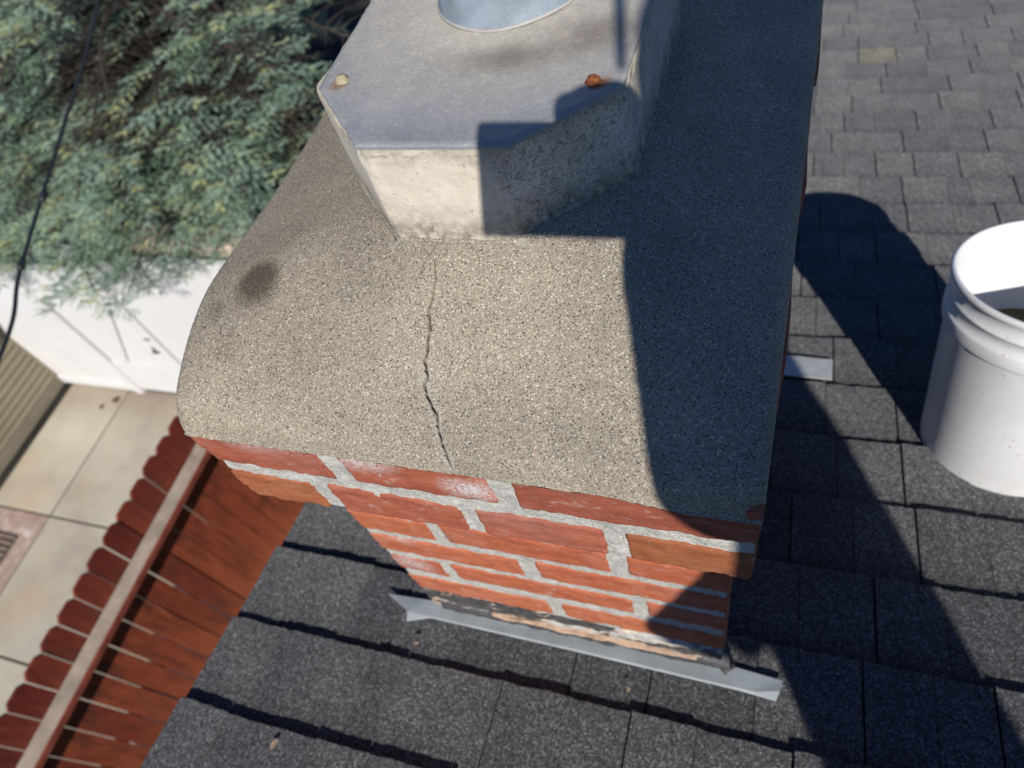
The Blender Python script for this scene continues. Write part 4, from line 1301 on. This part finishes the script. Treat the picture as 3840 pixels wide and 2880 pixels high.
# ------------------------------------------------------------------ conifer
tree = empty('conifer_tree', (-5.3, 5.0, -4.95))
tag(tree, 'large blue-green conifer overhanging the white fence, shaggy drooping sprays', 'tree')
T0 = Vector((-4.8, 4.45, -4.95)); T1 = Vector((-4.7, 4.45, -0.2))
V, F = tube([T0.lerp(T1, t) for t in np.linspace(0, 1, 8)], [.20 * (1 - t) + .02 for t in np.linspace(0, 1, 8)], 10)
obj('trunk', V, F, M['bark'], tree, smooth=True)
rt = random.Random(21)
LV, LF = [], []
tips = []          # (point, direction, length) for twigs
nr = np.random.default_rng(8)
tw_p, tw_d, tw_u, tw_c = [], [], [], []
def addtube(path, rad, n=5):
    global LV, LF
    V, F = tube(path, rad, n, False); off = len(LV); LV += V; LF += [tuple(off + i for i in f) for f in F]
for i in range(196):
    hz = -4.3 + 3.9 * ((i + .5) / 150) ** 0.9
    az = i * 2.399 + rt.uniform(-.3, .3)
    low = i >= 150            # the long low boughs that hang over the fence
    if low:
        hz = rt.uniform(-3.35, -2.45); az = rt.uniform(-2.75, -.45)
    fr_ = (hz + 4.3) / 3.9
    # longest limbs at mid height, reaching out over the fence
    Lm = (2.75 * (1 - fr_) ** .62 + .35) * rt.uniform(.75, 1.08)
    dirn = Vector((math.cos(az), math.sin(az), 0))
    if low: Lm = rt.uniform(1.7, 2.35) / max(.75, -dirn.y * 1.02)
    if dirn.y > .35 and rt.random() < .5: continue      # thinner on the side turned away
    up = rt.uniform(.40, .55) if low else rt.uniform(.12, .34)
    pts = []
    nseg = 9
    for k in range(nseg + 1):
        t = k / nseg
        pts.append(T0 + (T1 - T0) * ((hz + 4.95) / 4.75) + dirn * Lm * t + Vector((0, 0, Lm * (up * t - .42 * t * t))) + Vector((noise.noise(Vector((i, t * 3, 0))), noise.noise(Vector((i, t * 3, 5))), 0)) * .12 * t)
    pts = [Vector((p.x, p.y, max(p.z, -2.86) if p.y < 3.1 else p.z)) for p in pts]
    lp = [p for p in pts if p.y > 2.25]
    addtube(lp, [.022 * (1 - k / nseg) + .003 for k in range(len(lp))])
    side = dirn.cross(Vector((0, 0, 1)))
    limb_c = rt.uniform(-.14, .16)
    nt = int(Lm / (.033 if low else .042))
    for j in range(nt):
        t = (j + rt.random()) / nt
        if t < .12: continue
        s_ = t * nseg; a = int(min(s_, nseg - 1)); p = pts[a].lerp(pts[a + 1], s_ - a)
        tl = (.56 * (1 - t) ** .7 + .13) * rt.uniform(.65, 1.15)
        sg = 1 if j % 2 else -1
        d = (dirn * rt.uniform(.5, 1.0) + side * sg * rt.uniform(.6, 1.1) + Vector((0, 0, rt.uniform(-.15, .55)))).normalized()
        n2 = max(3, int(tl / .060))
        q = [p + d * tl * (m / n2) + Vector((0, 0, -.22 * tl * (m / n2) ** 2)) for m in range(n2 + 1)]
        if tl > .25 and q[-1].y > 2.2 and (q[-1].z > -3.05 or q[-1].y > 3.2): addtube([q[0], q[len(q) // 2], q[-1]], [.006, .004, .002], 3)
        if p.y > 3.2 and noise.noise(p * 2.0 + Vector((3, 1, 7))) < 0.05: continue
        cl = noise.noise(p * 4.4 + Vector((9, 2, 4)))
        if cl < -0.14: continue
        cb = .50 + limb_c + .45 * cl + rt.uniform(-.14, .16)
        for m in range(n2):
            dd = (q[m + 1] - q[m]).normalized()
            tipness = m / n2
            for sgn in (-1, 1):
                sd_ = dd.cross(Vector((0, 0, 1)))
                if sd_.length < .1: continue
                sd_.normalize()
                bl = rt.uniform(.55, 1.0) * (1 - .45 * tipness)
                d3 = (dd * .75 + sd_ * sgn * .75 + Vector((0, 0, rt.uniform(-.25, .3)))).normalized()
                tw_p.append(q[m]); tw_d.append(d3 * .125 * bl); tw_c.append(min(1, max(0, cb + rt.uniform(-.12, .12) + (.22 if tipness > .72 and rt.random() < .4 else 0))))
        tw_p.append(q[-2]); tw_d.append(d * .10); tw_c.append(min(1, cb + rt.uniform(0, .28)))
obj('limbs', LV, LF, M['bark'], tree)['kind'] = 'stuff'
TP = np.array([tuple(p) for p in tw_p]); TD = np.array([tuple(p) for p in tw_d]); TC = np.array(tw_c)
keep = ~((TP[:, 1] < 3.15) & (TP[:, 1] > 2.58) & (TP[:, 2] < -2.90)) & ~((TP[:, 1] <= 2.58) & (TP[:, 2] < -3.14)) & ~((TP[:, 1] < 2.02))
TP, TD, TC = TP[keep], TD[keep], TC[keep]
# each branchlet: 9 needle blades fanned about its axis
NB = 34
nT = len(TP)
Ln = np.linalg.norm(TD, axis=1, keepdims=True); U = TD / Ln
A = np.cross(U, np.array([0.02, 0.03, 1.0])); A /= np.linalg.norm(A, axis=1, keepdims=True); Bv = np.cross(U, A)
VV = np.zeros((nT, NB, 3, 3)); CC = np.zeros((nT, NB))
for b_ in range(NB):
    t = (b_ + nr.random((nT, 1)) * .6) / NB
    base_ = TP + TD * t
    an = nr.uniform(0, 2 * np.pi, (nT, 1))
    rad_ = A * np.cos(an) + Bv * np.sin(an) * .75
    nd = U * nr.uniform(.2, .6, (nT, 1)) + rad_ * nr.uniform(.7, 1.0, (nT, 1))
    nd /= np.linalg.norm(nd, axis=1, keepdims=True)
    ln = nr.uniform(.014, .026, (nT, 1))
    wv = np.cross(nd, nr.normal(size=(nT, 3))); wv /= np.linalg.norm(wv, axis=1, keepdims=True) + 1e-9
    VV[:, b_, 0] = base_ - wv * .0019; VV[:, b_, 1] = base_ + wv * .0019; VV[:, b_, 2] = base_ + nd * ln
    CC[:, b_] = np.clip(TC + nr.normal(0, .06, nT), 0, 1)
Vn = VV.reshape(-1, 3); nF = nT * NB
me = bpy.data.meshes.new('crown')
me.vertices.add(len(Vn)); me.vertices.foreach_set('co', (Vn - np.array([-5.3, 5.0, -4.95])).ravel())
me.loops.add(nF * 3); me.loops.foreach_set('vertex_index', np.arange(nF * 3))
me.polygons.add(nF); me.polygons.foreach_set('loop_start', np.arange(nF) * 3); me.polygons.foreach_set('loop_total', np.full(nF, 3))
me.update(calc_edges=True); me.validate()
ca = me.color_attributes.new('tint', 'FLOAT_COLOR', 'POINT')
cc = np.zeros((len(Vn), 4)); cc[:, 0] = np.repeat(CC.ravel(), 3); cc[:, 3] = 1
ca.data.foreach_set('color', cc.ravel())
me.materials.append(M['needle'])
o = bpy.data.objects.new('crown', me); link(o, tree)
print('needles', nF)

# blue tarp half hidden behind the tree
tp = []
for i in range(7):
    for j in range(5):
        x = -5.2 + i * .2; y = 7.6 + j * .25
        tp.append((x, y, -4.7 + .45 * math.sin(i * .9) * math.cos(j * .8) + .3))
F = [(i * 5 + j, (i + 1) * 5 + j, (i + 1) * 5 + j + 1, i * 5 + j + 1) for i in range(6) for j in range(4)]
o = obj('blue_tarp', tp, F, M['tarp'], smooth=True)
md = o.modifiers.new('thickness', 'SOLIDIFY'); md.thickness = .01
tag(o, 'crumpled blue tarp lying on the ground behind the conifer', 'tarp')

# ------------------------------------------------------------------ overhead cable
pts = [(-1.55, -2.6, -1.0), (-1.80, -1.0, -1.28), (-1.97, 0.0, -1.36), (-2.12, .77, -1.305), (-2.25, 1.07, -1.265), (-2.36, 1.60, -1.14), (-2.45, 2.14, -.985), (-2.66, 3.4, -.50), (-3.2, 6.2, 1.1)]
def cat(P, n=8):
    P = [Vector(p) for p in P]; out = []
    for i in range(len(P) - 1):
        p0, p1, p2, p3 = P[max(i - 1, 0)], P[i], P[i + 1], P[min(i + 2, len(P) - 1)]
        for k in range(n):
            t = k / n
            out.append(.5 * ((2 * p1) + (p2 - p0) * t + (2 * p0 - 5 * p1 + 4 * p2 - p3) * t * t + (3 * p1 - p0 - 3 * p2 + p3) * t ** 3))
    return out + [P[-1]]
cp = cat(pts)
cable = empty('overhead_cable', (-2.25, 1.07, -1.265))
tag(cable, 'black overhead cable crossing in front of the conifer', 'cable')
V, F = tube(cp, .0066, 8); obj('wire', V, F, M['cable'], cable, smooth=True)
for q_ in ((-2.252, 1.075, -1.263), (-2.30, 1.33, -1.205)):
    p = Vector(q_); d_ = Vector((-.11, .53, .125)).normalized()
    V, F = tube([p - d_ * .022, p - d_ * .012, p + d_ * .012, p + d_ * .022], [.007, .0115, .0115, .007], 8); obj('clip', V, F, M['cable'], cable, smooth=True)

# ------------------------------------------------------------------ photographer and phone (they cast the shadow on the crown)
Un = Vector((0.91937632, 0.39337918, 0)); Wn = Vector((-0.23269817, 0.54384473, 0.80627816)); Tn = -SUN
def S(u_, w_, t_): return Un * u_ + Wn * w_ + Tn * t_
person = empty('person', (0.55, -0.62, -0.90))
tag(person, 'person in a navy jacket and jeans stooping to hold a phone over the chimney', 'person')
def skin_body(name, joints, bones, mat, root=0, sub=2):
    off = Vector(joints[root][0])
    me = bpy.data.meshes.new(name)
    me.from_pydata([tuple(Vector(j[0]) - off) for j in joints], bones, [])
    o = bpy.data.objects.new(name, me); link(o, person)
    o.location = Vector((off.x, off.y, off.z + H)) - Vector(person.location)
    md = o.modifiers.new('skin', 'SKIN'); md.use_smooth_shade = True
    for i, j in enumerate(joints):
        sv = me.skin_vertices[0].data[i]
        r = j[1]; sv.radius = (r, r) if not hasattr(r, '__len__') else r
        sv.use_root = (i == root)
    ms = o.modifiers.new('smooth', 'SUBSURF'); ms.levels = sub; ms.render_levels = sub
    me.materials.append(mat)
    return o
def cap_mesh(a, b, ra, rb, V, F, n=14, m=6):
    """closed tapered capsule from a to b"""
    a = Vector(a); b = Vector(b); d = (b - a)
    if d.length < 1e-5: d = Vector((0, 0, 1e-4))
    ax = d.normalized(); u = ax.cross(Vector((.31, .52, .79))).normalized(); v = ax.cross(u)
    rings = [(a, ra, -math.pi / 2 * (1 - k / m)) for k in range(1, m + 1)] + [(b, rb, math.pi / 2 * k / m) for k in range(0, m)]
    off = len(V)
    V.append(a - ax * ra)
    for c, rad, t in rings:
        for k in range(n):
            an = 2 * math.pi * k / n
            V.append(c + ax * rad * math.sin(t) + (u * math.cos(an) + v * math.sin(an)) * rad * math.cos(t))
    V.append(b + ax * rb); last = len(V) - 1; R_ = len(rings)
    for k in range(n):
        F.append((off, off + 1 + (k + 1) % n, off + 1 + k))
        F.append((last, off + 1 + (R_ - 1) * n + k, off + 1 + (R_ - 1) * n + (k + 1) % n))
    for q in range(R_ - 1):
        for k in range(n):
            F.append((off + 1 + q * n + k, off + 1 + q * n + (k + 1) % n, off + 1 + (q + 1) * n + (k + 1) % n, off + 1 + (q + 1) * n + k))
def capsules(name, chains, mat, voxel=.012, smooth=4):
    """one continuous surface grown round chains of (point, radius)"""
    V, F = [], []
    for ch in chains:
        for (p, ra), (q, rb) in zip(ch[:-1], ch[1:]): cap_mesh(p, q, ra, rb, V, F)
    o = obj(name, V, F, mat, person, smooth=True)
    md = o.modifiers.new('remesh', 'REMESH'); md.mode = 'VOXEL'; md.voxel_size = voxel; md.use_smooth_shade = True
    md = o.modifiers.new('smooth', 'SMOOTH'); md.iterations = smooth; md.factor = .5
    return o
elbow = S(.104, -.215, .30)
capsules('jacket', [
    [(S(.285, -.47, .62), .150), (S(.26, -.20, .61), .155), (S(.255, -.05, .60), .155), (S(.24, .09, .57), .080)],
    [(S(.160, .030, .56), .077), (S(.26, .06, .58), .095), (S(.375, .035, .58), .088)],
    [(S(.375, .035, .58), .085), (S(.395, -.25, .50), .062), (S(.27, -.20, .30), .052), (S(.165, -.075, .09), .040)],
    [(S(.155, .0, .55), .072), (S(.137, -.33, .53), .063), (S(.129, -.45, .51), .057), (S(.063, -.615, .47), .061), (S(.148, -.690, .46), .048)],
    [(S(.20, -.12, .50), .085), (elbow, .079), (S(.096, -.10, .12), .056), (S(.105, -.060, .075), .044)],
], M['jacket'])
def onroof(p):
    return P0 + (p - P0) - RN * ((p - P0).dot(RN))
fA = onroof(Vector((0.40, -0.62, -.9))) + RN * .09; fB = onroof(Vector((0.66, -0.78, -.9))) + RN * .09
V, F = tube([S(.100, .110, .50), S(.090, .085, .47), S(.079, .055, .40), S(.072, .036, .36)], [.006, .005, .004, .003], 6)
obj('shadow_cord', V, F, M['white'], person, smooth=True)  # unseen cord added to cast the thin strip of shadow on the lid
capsules('jeans', [
    [(S(.285, -.52, .62), .145), (S(.260, -.60, .61), .105), (S(.266, -.84, .70), .088), (fA, .052)],
    [(S(.285, -.52, .62), .145), (S(.335, -.60, .63), .100), (S(.343, -.84, .74), .080), (fB, .052)]], M['jeans'])
for f_ in (fA, fB):
    b = f_ - RN * .09
    capsules('shoe', [[(b + RN * .046 + RD * -.04, .044), (b + RN * .046 + RD * .05, .044), (b + RN * .034 + RD * .17, .033)]], M['black'], .008)
# head: skin, hair, face features
hc = S(.235, .235, .54)
look = (Vector((0, 0, 0)) - hc).normalized()
rgt = look.cross(Vector((0, 0, 1))).normalized(); upv = rgt.cross(look)
capsules('head', [[(S(.24, .08, .56), .060), (hc - upv * .06 - look * .02, .056)], [(hc - upv * .05 + look * .02, .052), (hc + upv * .01 + look * .012, .070)],
                  [(hc + upv * .01 - look * .02, .078), (hc + upv * .045 - look * .02, .076)]], M['skin'], .006)
capsules('hair', [[(hc + upv * .052 - look * .004, .074), (hc + upv * .045 - look * .040, .080)], [(hc + upv * .045 - look * .040, .080), (hc - upv * .03 - look * .050, .058)]], M['hair'], .006)
V, F = tube([hc + look * .078 + upv * .015, hc + look * .097 - upv * .012, hc + look * .080 - upv * .022], [.007, .012, .008], 6); obj('nose', V, F, M['skin'], person, smooth=True)
for s_ in (-1, 1):
    V, F = lathe([(.0001, .011), (.007, .008), (.011, 0), (.0001, -.003)], hc + look * .070 + upv * .018 + rgt * s_ * .031, look, 12); obj('eye', V, F, M['white'], person, smooth=True)
    V, F = lathe([(.0001, .0118), (.005, .0100)], hc + look * .0705 + upv * .018 + rgt * s_ * .031, look, 12); obj('iris', V, F, M['black'], person, smooth=True)
    V, F = tube([hc + rgt * s_ * .078 + upv * .02, hc + rgt * s_ * .090, hc + rgt * s_ * .080 - upv * .03], [.010, .013, .008], 6); obj('ear', V, F, M['skin'], person, smooth=True)
V, F = tube([hc + look * .074 - upv * .045 - rgt * .022, hc + look * .083 - upv * .046, hc + look * .074 - upv * .045 + rgt * .022], [.003, .006, .003], 6); obj('mouth', V, F, simple('lips', (.40, .16, .13), .5), person, smooth=True)

# the phone, held level in landscape; the camera looks out of its rear lens
def K(r_, d_, b_): return cam_right * r_ + cam_down * d_ - cam_fwd * b_      # right, down, back from lens
phone = empty('phone', tuple(K(.045, .021, .009)))
tag(phone, 'black phone held over the chimney crown by the person', 'phone')
V, F = bevel_box(-.0305, .130, -.0176, .060, .0045, .0125, .0022)
V = [K(a, b, c) for a, b, c in V]
# round the corners a little by cutting: separate body and screen
o = obj('body', V, F, M['phone'], phone)
V, F = bevel_box(-.027, .1265, -.0146, .057, .0126, .0131, .0002)
obj('screen', [K(a, b, c) for a, b, c in V], F, simple('dark_screen', (.03, .035, .04), .1, 0, .6), phone)

# hand gripping the phone from its right end, four fingers over the top edge, thumb on the screen side
hch = [[(S(.105, -.060, .075), .030), (K(.118, .010, .044), .027), (K(.100, .012, .034), .022)], [(K(.118, .010, .044), .027), (K(.108, .036, .036), .020)],
       [(K(.100, .002, .034), .020), (K(.070, -.006, .031), .017)]]
for (u0, w0, u1, w1, tt) in ((.033, .0205, .027, .004, .020), (.0445, .0225, .039, .003, .021), (.0555, .0180, .051, -.002, .022), (.0640, .0100, .061, -.010, .022)):
    hch.append([(K(.098, .004, .036), .012), (S(u0 + .018, w0 - .003, tt + .016), .0105), (S(u0, w0, tt + .003), .0098), (S(u1, w1, tt - .002), .0085)])
hch.append([(K(.114, .040, .038), .014), (K(.098, .054, .030), .0115), (K(.076, .052, .0245), .0098)])
capsules('hand', hch, M['skin'], .0024, 2)
# the other hand rests on the thigh
oh = S(.155, -.700, .47); dn = (Un * .85 - Wn * .25 + Tn * .12).normalized(); sd = dn.cross(Vector((0, 1, 0))).normalized(); fw = sd.cross(dn)
hch = [[(oh, .032), (oh + dn * .05, .028), (oh + dn * .085, .026)], [(oh + dn * .05 + sd * .016, .022), (oh + dn * .095 + sd * .018, .018)]]
for k, L_ in enumerate((.070, .080, .076, .060)):
    a = oh + dn * .098 + sd * (.027 - .018 * k)
    hch.append([(a, .010), (a + dn * L_ * .5 + fw * .008, .0090), (a + dn * L_ * .95 + fw * .028, .0078)])
a = oh + dn * .045 + sd * .024
hch.append([(a, .013), (a + sd * .022 + dn * .026, .0115), (a + sd * .026 + dn * .055 + fw * .008, .0095)])
capsules('hand', hch, M['skin'], .0026, 2)

# ------------------------------------------------------------------ small debris
def leaf(p, a, size, mat, label, cat_):
    r = random.Random(str(p))
    V = []; n = 8
    c = Vector(p); x_ = RX * math.cos(a) + RD * math.sin(a); y_ = RN.cross(x_)
    for i in range(n):
        t = 2 * math.pi * i / n
        V.append(c + x_ * math.cos(t) * size + y_ * math.sin(t) * size * .38 + RN * (.002 + .0018 * abs(math.sin(t * 1.5)) + r.uniform(0, .0008)))
    V += [v - RN * .0009 for v in V]
    F = [tuple(range(n)), tuple(range(n, 2 * n))[::-1]] + [(i, n + i, n + (i + 1) % n, (i + 1) % n) for i in range(n)]
    o = obj(cat_ + '_scrap', V, F, mat); tag(o, label, cat_); return o
leaf(roofp(-.595, -.262, .0085), 1.35, .009, M['leaf'], 'tan dry leaf scrap on the shingles near the bottom left roof edge', 'leaf')
leaf(roofp(-.452, roofs(.188), .0085), .4, .0045, M['leaf'], 'tiny tan chip on the shingles just below the flashing tip', 'chip')
leaf(roofp(-.125, roofs(.192), .0085), .9, .0040, M['leaf'], 'tiny tan chip on the shingles below the middle of the flashing', 'chip')
def gscrap(x, y, s_, label):
    V = []; r = random.Random(int(x * 100))
    for i in range(7):
        t = 2 * math.pi * i / 7
        V.append((x + math.cos(t) * s_ * r.uniform(.6, 1.2), y + math.sin(t) * s_ * r.uniform(.5, 1), -4.929))
    V += [(a, b, c + .012) for a, b, c in V]
    F = [tuple(range(7))[::-1], tuple(range(7, 14))] + [(i, (i + 1) % 7, 7 + (i + 1) % 7, 7 + i) for i in range(7)]
    tag(obj('leaf_litter', V, F, M['leafg']), label, 'leaf litter')
gscrap(-6.03, 2.50, .05, 'brown leaf clump on the slab at the foot of the gate')
gscrap(-6.15, 2.40, .028, 'small brown leaf left of the clump at the foot of the gate')
